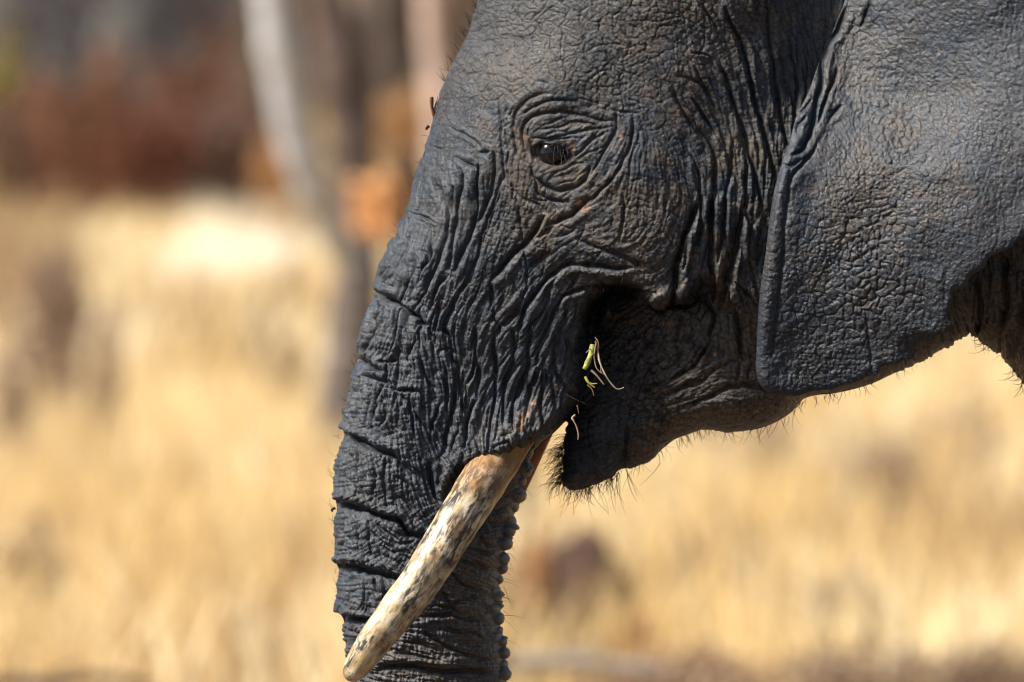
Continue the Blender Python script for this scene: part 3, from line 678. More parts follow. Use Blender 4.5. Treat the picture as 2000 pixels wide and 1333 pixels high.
def vcol_leaf(name, trans=.35):
    """blades and leaves: colour per blade from the attribute, some light passes through"""
    m_, n, l, b = new_mat(name)
    a = n.new('ShaderNodeAttribute'); a.attribute_name = 'col'
    d = n.new('ShaderNodeBsdfDiffuse'); t = n.new('ShaderNodeBsdfTranslucent'); mx = n.new('ShaderNodeMixShader'); mx.inputs[0].default_value = trans
    l.new(a.outputs['Color'], d.inputs[0]); l.new(a.outputs['Color'], t.inputs[0]); l.new(d.outputs[0], mx.inputs[1]); l.new(t.outputs[0], mx.inputs[2])
    l.new(mx.outputs[0], n['Material Output'].inputs['Surface']); n.remove(b)
    return m_

M_SKIN = skin_material('elephant_skin', (.005, .008, .013), (.037, .049, .067), (.074, .058, .045))
M_EAR = skin_material('ear_skin', (.005, .008, .014), (.024, .035, .053), (.038, .029, .024), pebble=170)
M_HAIR = plain('hair', (.007, .0065, .007), .45, .3)
M_EYE = plain('eye', (.004, .004, .005), .14, .1, spec=.6)

# ------------------------------------------------------------------ the elephant: head, trunk, jaw and neck
eleph = bpy.data.objects.new('elephant', None); link(eleph); eleph.matrix_world = ROOT
tag(eleph, 'dark grey wrinkled elephant in profile chewing grass, one pale tusk, in front of dry grass', 'elephant')

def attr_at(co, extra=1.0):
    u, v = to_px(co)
    return dict(dust=GM.sample(DUST, u, v) * extra, speck=GM.sample(SPECK, u, v), crack_shade=GM.sample(CRACK_SHADE, u, v))  # bare holds the painted crack shade

h = .005
xs = np.arange(-.40, 1.25, h); ys = np.arange(-.47, .4701, h); zs = np.arange(-.755, .79, h)
XX, ZZ = np.meshgrid(xs, zs, indexing='ij')
q2 = Qat(XX, ZZ).astype(np.float32)
F = (ys ** 2)[None, :, None].astype(np.float32) - q2[:, None, :]
for ax in range(3):
    sl = [slice(None)] * 3
    for e in (0, -1):
        sl[ax] = e; F[tuple(sl)] = np.maximum(F[tuple(sl)], .01)
V, Qd = surface_nets(F, np.array([xs[0], ys[0], zs[0]]), h)
del F
a0 = V[Qd[:, 0]]; vol = np.einsum('ij,ij->i', a0, np.cross(V[Qd[:, 1]], V[Qd[:, 2]])).sum() + np.einsum('ij,ij->i', a0, np.cross(V[Qd[:, 2]], V[Qd[:, 3]])).sum()
if vol < 0: Qd = Qd[:, ::-1]
EAR_POLY = [(1700,-230),(1672,-120),(1655,-20),(1630,50),(1600,120),(1578,180),(1556,226),(1540,280),(1524,326),(1511,375),(1501,440),(1494,500),(1485,560),(1480,620),(1477,680),(1476,725),(1482,748),(1496,764),(1520,773),(1558,774),
 (1585,765),(1600,764),(1628,761),(1640,756),(1690,738),(1712,729),(1722,720),(1745,713),(1778,702),(1786,699),(1790,683),(1797,670),(1806,661),(1825,658),(1850,648),(1861,640),(1862,632),(1853,622),(1850,607),(1862,592),(1864,572),(1880,566),(1890,556),(1899,542),(1904,535),(1925,522),
 (1928,508),(1932,502),(1950,496),(1972,484),(1990,470),(2006,458),(2060,400),(2200,250),(2250,-230)]
GE = Grid(1440, -140, 2260, 820, 2)
_ge, S_ear = poly_sdf(GE, catmull(EAR_POLY, 6, closed=True), 2)
cen = V[Qd].mean(1)
cu, cv = to_px(cen)
hid = _ge.sample(S_ear, cu, cv) > 45
sel = (cen[:, 1] < .03) & ~hid & (cu < 2030) & (cv > -25) & (cv < 1360)
V, Qd, W = refine(V, Qd, sel, 3)
def newton(P, it=2):
    P = P.copy(); e = .003
    for _ in range(it):
        q = Qat(P[:, 0], P[:, 2]); gx = -(Qat(P[:, 0] + e, P[:, 2]) - Qat(P[:, 0] - e, P[:, 2])) / (2 * e); gz = -(Qat(P[:, 0], P[:, 2] + e) - Qat(P[:, 0], P[:, 2] - e)) / (2 * e)
        gy = 2 * P[:, 1]; f = P[:, 1] ** 2 - q
        s = f / (gx ** 2 + gy ** 2 + gz ** 2 + 1e-4)
        s = np.clip(s, -.05, .05)
        d = np.stack([gx, gy, gz], 1) * s[:, None]
        ln = np.linalg.norm(d, axis=1); d *= np.minimum(1, .004 / (ln + 1e-9))[:, None]
        P -= d
    return P
wall = (np.abs(V[:, 0] - xs[0]) > .006) & (V[:, 0] < xs[-1] - .01) & (V[:, 2] > zs[0] + .01) & (V[:, 2] < zs[-1] - .01)
V[wall] = newton(V[wall])
N = normals(V, Qd)
u_, v_ = to_px(V)
V = V + N * (GM.sample(HM, u_, v_) * W / 1000.0)[:, None]
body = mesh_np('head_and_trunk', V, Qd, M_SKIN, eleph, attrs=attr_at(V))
print('body', len(V), len(Qd), round(time.time() - T0, 1))

# ------------------------------------------------------------------ the ear
YC = [(1500,300,-.385),(1490,500,-.385),(1482,700,-.355),(1556,235,-.335),(1530,310,-.37),(1600,120,-.262),(1575,180,-.30),(1650,0,-.20),(1680,60,-.27),(1670,160,-.33),(1620,230,-.375),(1750,0,-.36),(1640,400,-.415),(1600,600,-.395),(1620,740,-.36),(1750,300,-.43),(1750,100,-.40),(1740,700,-.42),(1850,620,-.46),
      (1950,480,-.52),(1850,400,-.48),(2000,200,-.50),(1950,0,-.46),(2200,300,-.6),(1800,550,-.46)]
yc = scatter(GE, [p[:2] for p in YC], [p[2] for p in YC], power=3.2)[0]
Se = _ge.sample(S_ear, GE.U, GE.V)
Se = Se + 1.6 * noise(GE.U.shape, 3) * np.clip((GE.U - 1600) / 120, 0, 1) * np.exp(-(Se / 16) ** 2)
front = scatter(GE, [(1490,500),(1480,700),(1530,330),(1560,240),(1650,40),(1640,740),(1800,640),(1950,480),(1750,400),(2000,200)], [1,1,1,.6,0,.15,.25,.2,.2,0], power=4)[0]
yc = gblur(yc, 26) - .022 * np.clip((GE.V - 180) / 160, 0, 1)
yc = yc - front * (.012 * np.exp(-((Se - 15) / np.where(Se < 15, 11, 34)) ** 2)) + .006 * noise(GE.U.shape, 40) * np.clip(Se / 60, 0, 1)
yc = yc + .02 * np.exp(-((GE.U - 1790) ** 2 + (GE.V - 690) ** 2) / 30 ** 2)
te = .0045 + .002 * front
QE = dome(GE, Se, np.full_like(Se, 11.0), te)
EPt = [(1520,400,.5,.3),(1600,300,1.0,.3),(1650,480,3.4,.3),(1700,560,3.6,.3),(1600,700,2.6,.3),(1560,600,2.0,.2),(1760,450,2.8,.3),(1700,300,2.8,.4),(1750,200,1.8,.5),(1850,300,1.5,.5),(1950,150,.8,.6),(1850,50,1.2,.6),(1700,80,1.6,.9),(1850,520,.9,.5),(1950,400,.5,.6),(1780,640,1.6,.3),(1650,150,1.2,.8),(1500,730,1.4,.2)]
em = scatter(GE, [p[:2] for p in EPt], [(p[2], p[3]) for p in EPt], power=3.4)
GEs = GE
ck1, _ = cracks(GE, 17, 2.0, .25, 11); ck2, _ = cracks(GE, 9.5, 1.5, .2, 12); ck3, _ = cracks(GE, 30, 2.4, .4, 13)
bl = np.clip(.5 + .6 * noise(GE.U.shape, 14), 0, 1); bl2 = np.clip(.6 + .5 * noise(GE.U.shape, 9), 0, 1)
eang = np.full(GE.U.shape, math.radians(100), np.float32) + .3 * noise(GE.U.shape, 40)
ef = folds(GE, eang, 16)
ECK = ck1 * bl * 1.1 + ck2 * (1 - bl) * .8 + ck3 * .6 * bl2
ECRACK_SHADE = np.clip(ECK * np.clip(em[0] * .5, .15, 1.2) * .9, 0, 1).astype(np.float32)  # shade in the ear's cracks, painted as dark colour
HE = -em[0] * ECK * .8 + em[1] * ef * .9 + .16 * noise(GE.U.shape, 2.2) * np.clip(em[0], .4, 2) + 1.0 * noise(GE.U.shape, 12) + .25 * noise(GE.U.shape, 1)
HE = (HE * 1.5 + 1.4 * stamp_creases(GE, CR_EAR, 9)).astype(np.float32)
ED = [(1520,400,.1),(1500,650,.1),(1650,420,.75),(1720,520,.5),(1560,560,.35),(1600,700,.2),(1700,220,.4),(1750,350,.6),(1650,150,.4),(1850,250,.35),(1850,400,.5),(1950,100,.1),(1950,300,.15),(1900,500,.1),(1600,300,.2),(1800,600,.1),(1600,80,.4),(1750,60,.2)]
ed = scatter(GE, [p[:2] for p in ED], [p[2] for p in ED], power=3.4)[0]
EDUST = np.clip(ed + ed * (.6 * noise(GE.U.shape, 12) + .5 * noise(GE.U.shape, 3)) * .9, 0, 1)
ESP = np.clip((noise(GE.U.shape, 1.0) - 3.6) * 2, 0, 1)
us = np.arange(1452, 2160, 3.0); vs = np.arange(-130, 800, 3.0); ws = np.arange(-.021, .0211, .003)
UU, VV = np.meshgrid(us, vs, indexing='ij')
qe = GE.sample(QE, UU, VV)
Fe = (ws ** 2)[None, :, None] * 1e4 - qe[:, None, :] * 1e4
for ax in range(3):
    sl = [slice(None)] * 3
    for e in (0, -1):
        sl[ax] = e; Fe[tuple(sl)] = np.maximum(Fe[tuple(sl)], .01)
EV, EQ = surface_nets(Fe, np.zeros(3), 1.0)
EV = np.stack([us[0] + EV[:, 0] * 3, ws[0] + EV[:, 1] * .003, vs[0] + EV[:, 2] * 3], 1)
ecen = EV[EQ].mean(1)
esel = (ecen[:, 1] < .0015) & (ecen[:, 0] < 2030) & (ecen[:, 2] > -25)
EV, EQ, EW = refine(EV, EQ, esel, 2)
eu, ew_, evv = EV[:, 0], EV[:, 1], EV[:, 2]
yy = GE.sample(yc.astype(np.float32), eu, evv) + ew_ - np.where(ew_ < .0005, 1, 0) * GE.sample(HE, eu, evv) * EW / 1000.0
s_ = (DIST + yy) / DIST / 1000
P3 = np.stack([(eu - 1000) * s_, yy, (666.5 - evv) * s_], 1)
EN = np.cross(P3[EQ[:, 2]] - P3[EQ[:, 0]], P3[EQ[:, 3]] - P3[EQ[:, 1]])
fr = ew_[EQ].mean(1) < -.002
if EN[fr][:, 1].mean() > 0: EQ = EQ[:, ::-1]
ear = mesh_np('ear', P3, EQ, M_EAR, eleph, attrs=dict(dust=GE.sample(EDUST.astype(np.float32), eu, evv), speck=GE.sample(ESP.astype(np.float32), eu, evv), crack_shade=GE.sample(ECRACK_SHADE, eu, evv)))  # bare holds the ear's painted crack shade
print('ear', len(P3), len(EQ), round(time.time() - T0, 1))

# ------------------------------------------------------------------ tusks
def tube(name, pts, rad, mat, parent, nseg=48, step=.003, bumpy=None, cap=True, tc=True):
    pts = np.asarray(pts, float); rad = np.asarray(rad, float)
    L = np.r_[0, np.cumsum(np.linalg.norm(np.diff(pts, axis=0), axis=1))]
    full = catmull(np.c_[pts * 1000, rad * 1000], step * 1000) / 1000
    P, R = full[:, :3], full[:, 3]
    T = np.gradient(P, axis=0); T /= np.linalg.norm(T, axis=1)[:, None]
    ref = np.array([0., 1., 0.]); A = np.cross(T, ref); A /= np.linalg.norm(A, axis=1)[:, None]; B_ = np.cross(T, A)
    th = np.linspace(0, 2 * math.pi, nseg, endpoint=False)
    n = len(P); arc = np.r_[0, np.cumsum(np.linalg.norm(np.diff(P, axis=0), axis=1))]
    rr = R[:, None] * np.ones(nseg)[None]
    if bumpy is not None: rr = rr + bumpy(arc, th, R)
    C = P[:, None] + rr[..., None] * (np.cos(th)[None, :, None] * A[:, None] + np.sin(th)[None, :, None] * B_[:, None])
    co = C.reshape(-1, 3)
    i, j = np.meshgrid(np.arange(n - 1), np.arange(nseg), indexing='ij'); j2 = (j + 1) % nseg
    q = np.stack([i * nseg + j, i * nseg + j2, (i + 1) * nseg + j2, (i + 1) * nseg + j], -1).reshape(-1, 4)
    at = {}
    if tc:
        w = np.stack([np.repeat(arc, nseg), np.tile(np.cos(th), n) * np.repeat(R, nseg), np.tile(np.sin(th), n) * np.repeat(R, nseg)], 1)
        at['tc'] = w
    return mesh_np(name, co, q, mat, parent, attrs=at)

def tusk_material():
    m_, n, l, b = new_mat('ivory')
    a = n.new('ShaderNodeAttribute'); a.attribute_name = 'tc'
    def nz(scale, det, rough=.6, vec=(1, 1, 1)):
        mp = n.new('ShaderNodeMapping'); mp.inputs['Scale'].default_value = vec; l.new(a.outputs['Vector'], mp.inputs[0])
        t = n.new('ShaderNodeTexNoise'); t.inputs['Scale'].default_value = scale; t.inputs['Detail'].default_value = det; t.inputs['Roughness'].default_value = rough
        t.inputs['Distortion'].default_value = .4
        l.new(mp.outputs[0], t.inputs['Vector']); return t
    big = nz(26, 5, .65); r0 = ramp(n, [(.34, (.34, .20, .10)), (.48, (.55, .41, .24)), (.62, (.68, .58, .43))]); l.new(big.outputs[0], r0.inputs[0])
    yel = nz(14, 3); ry = ramp(n, [(.56, (0, 0, 0)), (.75, (.6, .6, .6))]); l.new(yel.outputs[0], ry.inputs[0])
    my = n.new('ShaderNodeMix'); my.data_type = 'RGBA'; my.inputs['B'].default_value = (.42, .30, .09, 1)
    l.new(ry.outputs[0], my.inputs['Factor']); l.new(r0.outputs[0], my.inputs['A'])
    st = nz(90, 10, .78, (.33, 1, 1)); rs = ramp(n, [(.43, (0, 0, 0)), (.52, (1, 1, 1))]); l.new(st.outputs[0], rs.inputs[0])
    msk = nz(17, 4, .6, (.6, 1, 1)); rm = ramp(n, [(.38, (0.12, .12, .12)), (.52, (1, 1, 1))]); l.new(msk.outputs[0], rm.inputs[0])
    mm = n.new('ShaderNodeMath'); mm.operation = 'MULTIPLY'; l.new(rs.outputs[0], mm.inputs[0]); l.new(rm.outputs[0], mm.inputs[1])
    lc = nz(260, 3, .6, (.05, 1, 1)); rl = ramp(n, [(.60, (0, 0, 0)), (.66, (.75, .75, .75))]); l.new(lc.outputs[0], rl.inputs[0])
    mc = n.new('ShaderNodeMath'); mc.operation = 'MAXIMUM'; l.new(mm.outputs[0], mc.inputs[0]); l.new(rl.outputs[0], mc.inputs[1]); mm = mc
    fi = nz(340, 4, .7, (.5, 1, 1)); rf = ramp(n, [(.60, (0, 0, 0)), (.68, (.6, .6, .6))]); l.new(fi.outputs[0], rf.inputs[0])
    ma = n.new('ShaderNodeMath'); ma.operation = 'MAXIMUM'; l.new(mm.outputs[0], ma.inputs[0]); l.new(rf.outputs[0], ma.inputs[1])
    md = n.new('ShaderNodeMix'); md.data_type = 'RGBA'; md.inputs['B'].default_value = (.030, .025, .022, 1)
    l.new(ma.outputs[0], md.inputs['Factor']); l.new(my.outputs['Result'], md.inputs['A'])
    # the buried root end is stained orange brown
    sp = n.new('ShaderNodeSeparateXYZ'); l.new(a.outputs['Vector'], sp.inputs[0])
    mr = n.new('ShaderNodeMapRange'); mr.inputs['From Min'].default_value = .10; mr.inputs['From Max'].default_value = .24; mr.inputs['To Min'].default_value = .85; mr.inputs['To Max'].default_value = 0
    l.new(sp.outputs[0], mr.inputs['Value'])
    mo = n.new('ShaderNodeMix'); mo.data_type = 'RGBA'; mo.inputs['B'].default_value = (.32, .16, .055, 1)
    l.new(mr.outputs[0], mo.inputs['Factor']); l.new(md.outputs['Result'], mo.inputs['A'])
    l.new(mo.outputs['Result'], b.inputs['Base Color']); b.inputs['Roughness'].default_value = .38
    b.inputs['Subsurface Weight'].default_value = .0
    bp = n.new('ShaderNodeBump'); bp.inputs['Strength'].default_value = .5; bp.inputs['Distance'].default_value = .001
    l.new(st.outputs[0], bp.inputs['Height']); l.new(bp.outputs[0], b.inputs['Normal'])
    return m_
M_TUSK = tusk_material()
def tp(a, b, y): 
    p = cp('T', [(a, b)])[0]; return px(p[0], p[1], y)
near_c = [tp(985,0,-.10), tp(905,130,-.145), tp(840,235,-.19), tp(742,395,-.24), tp(680,490,-.27), tp(585,648,-.285), tp(487,803,-.295), tp(375,950,-.30), tp(268,1086,-.30), tp(178,1212,-.295), tp(140,1270,-.293), tp(120,1300,-.292), tp(110,1318,-.292), tp(106,1326,-.292)]
near_r = [.045, .0455, .045, .0435, .0425, .0412, .0395, .0372, .0335, .0282, .0232, .0175, .0100, .0005]
nzt = noise((400, 64), 6, 4)
def tusk_bump(arc, th, R):
    k = np.clip((arc / arc[-1] * 399).astype(int), 0, 399)
    j = (np.arange(len(th)) * 64 // len(th))
    return nzt[k][:, j] * .0005 * (R[:, None] / .04)
tube('tusk', near_c, near_r, M_TUSK, eleph, nseg=64, bumpy=tusk_bump)
far_c = [px(1085,770,.12), px(1046,850,.15), px(1010,930,.17), px(965,1020,.19), px(900,1120,.2), px(840,1200,.2), px(800,1250,.2)]
tube('tusk', far_c, [.030, .030, .029, .027, .023, .015, .001], plain('stained_ivory', (.26, .10, .035), .5, .4, 30), eleph, nseg=32)
print('tusks', round(time.time() - T0, 1))

# ------------------------------------------------------------------ eye and lashes
def ball(name, c, r, mat, parent, seg=32):
    th = np.linspace(0, math.pi, seg // 2 + 1); ph = np.linspace(0, 2 * math.pi, seg, endpoint=False)
    T_, P_ = np.meshgrid(th, ph, indexing='ij')
    co = np.stack([np.sin(T_) * np.cos(P_), np.cos(T_), np.sin(T_) * np.sin(P_)], -1).reshape(-1, 3) * r
    i, j = np.meshgrid(np.arange(seg // 2), np.arange(seg), indexing='ij'); j2 = (j + 1) % seg
    q = np.stack([i * seg + j, (i + 1) * seg + j, (i + 1) * seg + j2, i * seg + j2], -1).reshape(-1, 4)
    return mesh_np(name, co + np.array(c), q, mat, parent)
ye = skin_y(1078, 299)
ball('eyeball', px(1078, 299, ye + .0225), .028, M_EYE, eleph)

def hairs(name, strands, mat, parent, label=None):
    """strands: list of (points (k,3), radius); 3-sided tapered tubes in one mesh"""
    V_, F_ = [], []; base = 0
    for P, r in strands:
        P = np.asarray(P, float); k = len(P)
        T = np.gradient(P, axis=0); T /= np.linalg.norm(T, axis=1)[:, None] + 1e-9
        A = np.cross(T, [0.02, 1., 0.03]); A /= np.linalg.norm(A, axis=1)[:, None] + 1e-9; B_ = np.cross(T, A)
        rr = r * np.linspace(1, .25, k)
        for a in range(3):
            t = a * 2 * math.pi / 3
            V_.append(P + rr[:, None] * (math.cos(t) * A + math.sin(t) * B_))
        for s in range(k - 1):
            for a in range(3):
                b = (a + 1) % 3
                F_.append((base + a * k + s, base + b * k + s, base + b * k + s + 1, base + a * k + s + 1))
        base += 3 * k
    o = mesh_np(name, np.vstack(V_), F_, mat, parent)
    return tag(o, label, kind='stuff')

R_ = random.Random(11)
def strand(u, v, ang, length, curve=0., y=None, dy=0., k=7, wob=.04):
    """a hair rooted on the skin at pixel u, v, leaving at ang degrees (0 right, 90 down), length px"""
    y = skin_y(u, v) if y is None else y
    out = []; a = math.radians(ang); x_, z_ = u, v
    st = length / (k - 1)
    for i in range(k):
        out.append(px(x_, z_, y + dy * i / (k - 1)))
        x_ += math.cos(a) * st; z_ += math.sin(a) * st
        a += math.radians(curve) / (k - 1) + R_.gauss(0, wob)
    return np.array(out)

L_ = []
for i in range(46):
    t = R_.random()
    u = 1048 + 66 * t; v = 289 - 9 * math.sin(math.pi * t) + R_.uniform(-2, 3)
    L_.append((strand(u, v, 75 + 60 * (1 - t) + R_.gauss(0, 14), R_.uniform(10, 28), R_.gauss(0, 50), y=ye - .004, dy=R_.uniform(-.02, -.004)), .0006))
for i in range(10):
    u = R_.uniform(1060, 1110)
    L_.append((strand(u, 292, 95 + R_.gauss(0, 25), R_.uniform(40, 58), R_.gauss(0, 70), y=ye - .006, dy=-.025), .0005))
hairs('eyelashes', L_, M_HAIR, eleph)

H_ = []
def fringe(pts, n, ang, dang, lo, hi, curve=0, dcurve=20, r=.0006, ysp=(.0, .03)):
    P = catmull(pts, 2)
    for i in range(n):
        p = P[R_.randrange(len(P))]
        y = -R_.uniform(*ysp)
        H_.append((strand(p[0] + R_.uniform(-2, 2), p[1] + R_.uniform(-3, 1), R_.gauss(ang, dang), R_.uniform(lo, hi), R_.gauss(curve, dcurve), y=y), r * R_.uniform(.5, 1.6)))
# chin bristles in the gap and below
fringe([(1106,850),(1101,880),(1098,915),(1097,945)], 110, 150, 30, 18, 56, -45, 25, .00055, (-.05, .05))
fringe([(1097,925),(1108,955),(1150,952),(1200,934)], 130, 112, 20, 12, 36, -30, 20, .00055, (-.05, .05))
fringe([(1100,870),(1097,945)], 80, 168, 24, 26, 58, -60, 30, .0006, (-.05, .05))
fringe([(1110,950),(1165,945),(1225,915)], 26, 85, 25, 40, 75, 10, 40, .0007, (-.03, .06))
fringe([(1225,915),(1300,875),(1345,850)], 16, 75, 25, 14, 34, 10, 30, .0006, (-.05, .05))
fringe([(1325,856),(1375,839),(1430,845)], 46, 68, 18, 14, 32, 10, 30, .0006, (-.05, .05))
fringe([(1430,845),(1520,824),(1570,785)], 26, 95, 20, 14, 46, 10, 30, .0006, (-.05, .05))
fringe([(1575,778),(1640,766),(1700,750)], 22, 75, 22, 12, 34, 10, 30, .0007, (-.05, .15))
fringe([(1750,727),(1830,690)], 7, 70, 22, 12, 22, 10, 40, .0006, (-.05, .1))
fringe([(1905,660),(1965,700),(2000,750)], 30, 110, 25, 12, 46, 60, 60, .0007, (-.05, .1))
# lips, cheek and forehead
for i in range(34):
    u = R_.uniform(1130, 1245); v = R_.uniform(850, 930)
    H_.append((strand(u, v, R_.gauss(100, 35), R_.uniform(25, 80), R_.gauss(20, 50), dy=-.03), .0006))
for u, v, a, ln, c in [(1290,905,125,60,20),(1235,868,130,110,20),(1215,900,120,90,30),(1130,780,210,35,0),(1244,830,70,70,60),(1215,905,105,65,-20),(1210,925,95,85,-30),(1225,925,60,50,30),(1165,950,50,60,40),(1105,770,30,50,10)]:
    H_.append((strand(u, v, a, ln, c, dy=-.03), .0007))
fringe([(932,10),(915,60),(890,110),(868,160)], 62, 225, 22, 10, 30, 30, 25, .0005, (-.04, .04))
fringe([(848,220),(815,335),(780,440),(745,520)], 16, 205, 20, 8, 18, 30, 25, .0005, (-.03, .03))
fringe([(697,700),(666,832),(652,920),(652,1030),(660,1190)], 34, 200, 30, 8, 24, 40, 40, .0005, (-.03, .03))
fringe([(1020,950),(1003,1030),(985,1130),(985,1270)], 26, 30, 35, 12, 44, 30, 40, .0005, (-.03, .03))
for i in range(150):
    u = R_.uniform(880, 1450); v = R_.uniform(20, 780)
    if _ge.sample(S_ear, np.array([u]), np.array([v]))[0] > -20 or u < 900 and v < 200: continue
    H_.append((strand(u, v, R_.gauss(100, 40), R_.uniform(8, 22), R_.gauss(0, 50), dy=-.012), .0004))
hairs('bristles', H_, M_HAIR, eleph)
print('hair', round(time.time() - T0, 1))

# ------------------------------------------------------------------ what the elephant chews, and bits stuck to its skin
M_GREEN = plain('fresh_blade', (.30, .32, .08), .6, .45, 120); M_YEL = plain('yellow_sprig', (.34, .28, .05), .6, .3, 60)
M_STRAW = plain('straw', (.28, .20, .12), .7, .3, 60); M_PALE = plain('pale_straw', (.30, .25, .18), .7, .2, 60); M_BROWN = plain('brown_bit', (.16, .08, .04), .8, .4, 90)
def lpt(a, b, y):
    p = cp('L', [(a, b)])[0]; return px(p[0], p[1], y)
def stem(name, pts, r, mat, label, cat, group=None, taper=.5, parent=None):
    P = catmull(np.asarray(pts) * 1000, 2) / 1000
    n = len(P); T = np.gradient(P, axis=0); T /= np.linalg.norm(T, axis=1)[:, None] + 1e-9
    A = np.cross(T, [.02, 1., .03]); A /= np.linalg.norm(A, axis=1)[:, None]; B_ = np.cross(T, A)
    rr = r * np.linspace(1, taper, n) * (1 + .12 * np.sin(np.arange(n) * .45))
    co = []; k = 6
    for a in range(k):
        t = a * 2 * math.pi / k; co.append(P + rr[:, None] * (math.cos(t) * A + math.sin(t) * B_ * .6))
    co = np.stack(co, 1).reshape(-1, 3)
    i, j = np.meshgrid(np.arange(n - 1), np.arange(k), indexing='ij'); j2 = (j + 1) % k
    q = np.stack([i * k + j, i * k + j2, (i + 1) * k + j2, (i + 1) * k + j], -1).reshape(-1, 4)
    o = mesh_np(name, co, q, mat, parent)
    if parent is None:
        o.matrix_world = ROOT; tag(o, label, cat, group)
    return o
yl = -.235
stem('green_stalk', [lpt(955,125,yl), lpt(945,170,yl - .004), lpt(930,220,yl - .01), lpt(910,270,yl - .012), lpt(893,302,yl - .012)], 0.0052, M_GREEN, 'broad green grass blade hanging from the mouth corner', 'grass stalk', taper=.9)
gs = 'plant bits in the mouth'
stem('straw_piece', [lpt(975,95,yl), lpt(990,160,yl), lpt(1005,250,yl - .01), lpt(1050,350,yl - .015), lpt(1100,420,yl - .015), lpt(1135,447,yl - .015), lpt(1180,435,yl - .015)], .0022, M_PALE, 'long pale dry stem dangling from the mouth, hooked at its end', 'dry stem', gs)
stem('straw_piece', [lpt(980,110,yl), lpt(965,200,yl - .008), lpt(985,300,yl - .012), lpt(1055,350,yl - .012)], .0017, M_STRAW, 'thin brown stem looping beside the green blade', 'dry stem', gs)
stem('straw_piece', [lpt(985,130,yl), lpt(975,190,yl), lpt(1010,235,yl), lpt(1012,290,yl)], .0017, M_BROWN, 'short dark brown stem at the top of the mouth corner', 'dry stem', gs)
stem('straw_piece', [lpt(940,308,yl - .01), lpt(985,350,yl - .012), lpt(1035,412,yl - .012)], .0026, M_STRAW, 'short thick straw below the green blade', 'dry stem', gs)
stem('leaf_sprig', [lpt(900,355,yl - .01), lpt(925,400,yl - .012), lpt(968,435,yl - .012)], .003, M_YEL, 'small yellow leaf sprig on the lip edge below the blade', 'leaf sprig', gs)
stem('leaf_sprig', [lpt(915,385,yl - .01), lpt(945,408,yl - .012), lpt(985,405,yl - .012)], .002, M_YEL, 'tiny yellow leaf tip pointing away from the lip', 'leaf sprig', gs)
stem('straw_piece', [lpt(915,415,yl - .01), lpt(950,450,yl - .012), lpt(962,494,yl - .012)], .0016, M_BROWN, 'thin brown stem curling under the yellow sprig', 'dry stem', gs)
stem('straw_piece', [lpt(828,634,yl), lpt(805,655,yl - .004), lpt(815,672,yl - .006), lpt(838,720,yl - .006), lpt(850,770,yl - .006), lpt(848,812,yl - .006)], .0022, M_STRAW, 'pale hooked stem hanging above the chin', 'dry stem', gs)
stem('straw_piece', [lpt(842,560,yl), lpt(850,600,yl), lpt(853,622,yl)], .0016, M_BROWN, 'tiny reddish stem above the pale hooked one', 'dry stem', gs)
for i, lab in enumerate(['shortest dry fibre sticking left out of the mouth corner', 'crushed fibre lying along the lip beside the green stalk', 'frayed fibre crossing over the green stalk', 'fine fibre pointing down between the two pale stems', 'hair thin fibre at the top of the mouth corner']):
    a0, b0 = [(935,150), (925,200), (960,180), (990,230), (970,70)][i]; a1, b1 = [(905,185), (900,262), (925,225), (1015,330), (1000,150)][i]
    stem('dry_fibre', [lpt(a0, b0, yl - .004), lpt((a0 + a1) / 2 + 8, (b0 + b1) / 2 - 6, yl - .012), lpt(a1, b1, yl - .014)], .0012, [M_STRAW, M_BROWN, M_YEL, M_PALE, M_BROWN][i], lab, 'fibre', gs)
tw = stem('twig', [px(851,232,-.03), px(844,212,-.035), px(843,190,-.04)], .0038, M_BROWN, 'short broken brown twig stuck on the forehead edge', 'twig', taper=.9)
stem('splinter', [px(848,215,-.03), px(853,196,-.04), px(854,188,-.04)], .0018, M_STRAW, None, None, parent=tw)
stem('dirt_crumb', [px(838,246,-.02), px(834,250,-.02), px(833,254,-.02)], .0035, M_HAIR, 'dark crumb of dirt on the forehead edge below the twig', 'dirt', 'crumbs of dirt on the skin')
stem('dirt_crumb', [px(655,992,-.02), px(648,996,-.02), px(650,1000,-.02)], .003, M_HAIR, 'dark crumb of dirt on the front edge of the trunk', 'dirt', 'crumbs of dirt on the skin')

# ------------------------------------------------------------------ the savanna behind
CY = cam.location.y
HV = 666.5 - 20000 * math.tan(PITCH)
def wp(u, v, d):
    return np.array([(u - 1000) / 20000 * d, CY + d, CAM_H - d * (v - HV) / 20000])
def ground_material():
    m_, n, l, b = new_mat('ground')
    tc = n.new('ShaderNodeTexCoord'); nz = n.new('ShaderNodeTexNoise'); nz.inputs['Scale'].default_value = .6; nz.inputs['Detail'].default_value = 9
    l.new(tc.outputs['Object'], nz.inputs['Vector'])
    r = ramp(n, [(.35, (.30, .19, .09)), (.5, (.48, .34, .17)), (.65, (.62, .48, .28))]); l.new(nz.outputs[0], r.inputs[0])
    sx = n.new('ShaderNodeSeparateXYZ'); l.new(tc.outputs['Object'], sx.inputs[0])
    mr = n.new('ShaderNodeMapRange'); mr.inputs['From Min'].default_value = 6; mr.inputs['From Max'].default_value = 16; l.new(sx.outputs[1], mr.inputs['Value'])
    mx = n.new('ShaderNodeMix'); mx.data_type = 'RGBA'; mx.inputs['A'].default_value = (.10, .07, .05, 1); l.new(mr.outputs[0], mx.inputs['Factor']); l.new(r.outputs[0], mx.inputs['B'])  # dark tone added on unseen near ground, cuts warm bounce on the elephant
    l.new(mx.outputs['Result'], b.inputs['Base Color']); b.inputs['Roughness'].default_value = 1; b.inputs['Specular IOR Level'].default_value = 0
    return m_
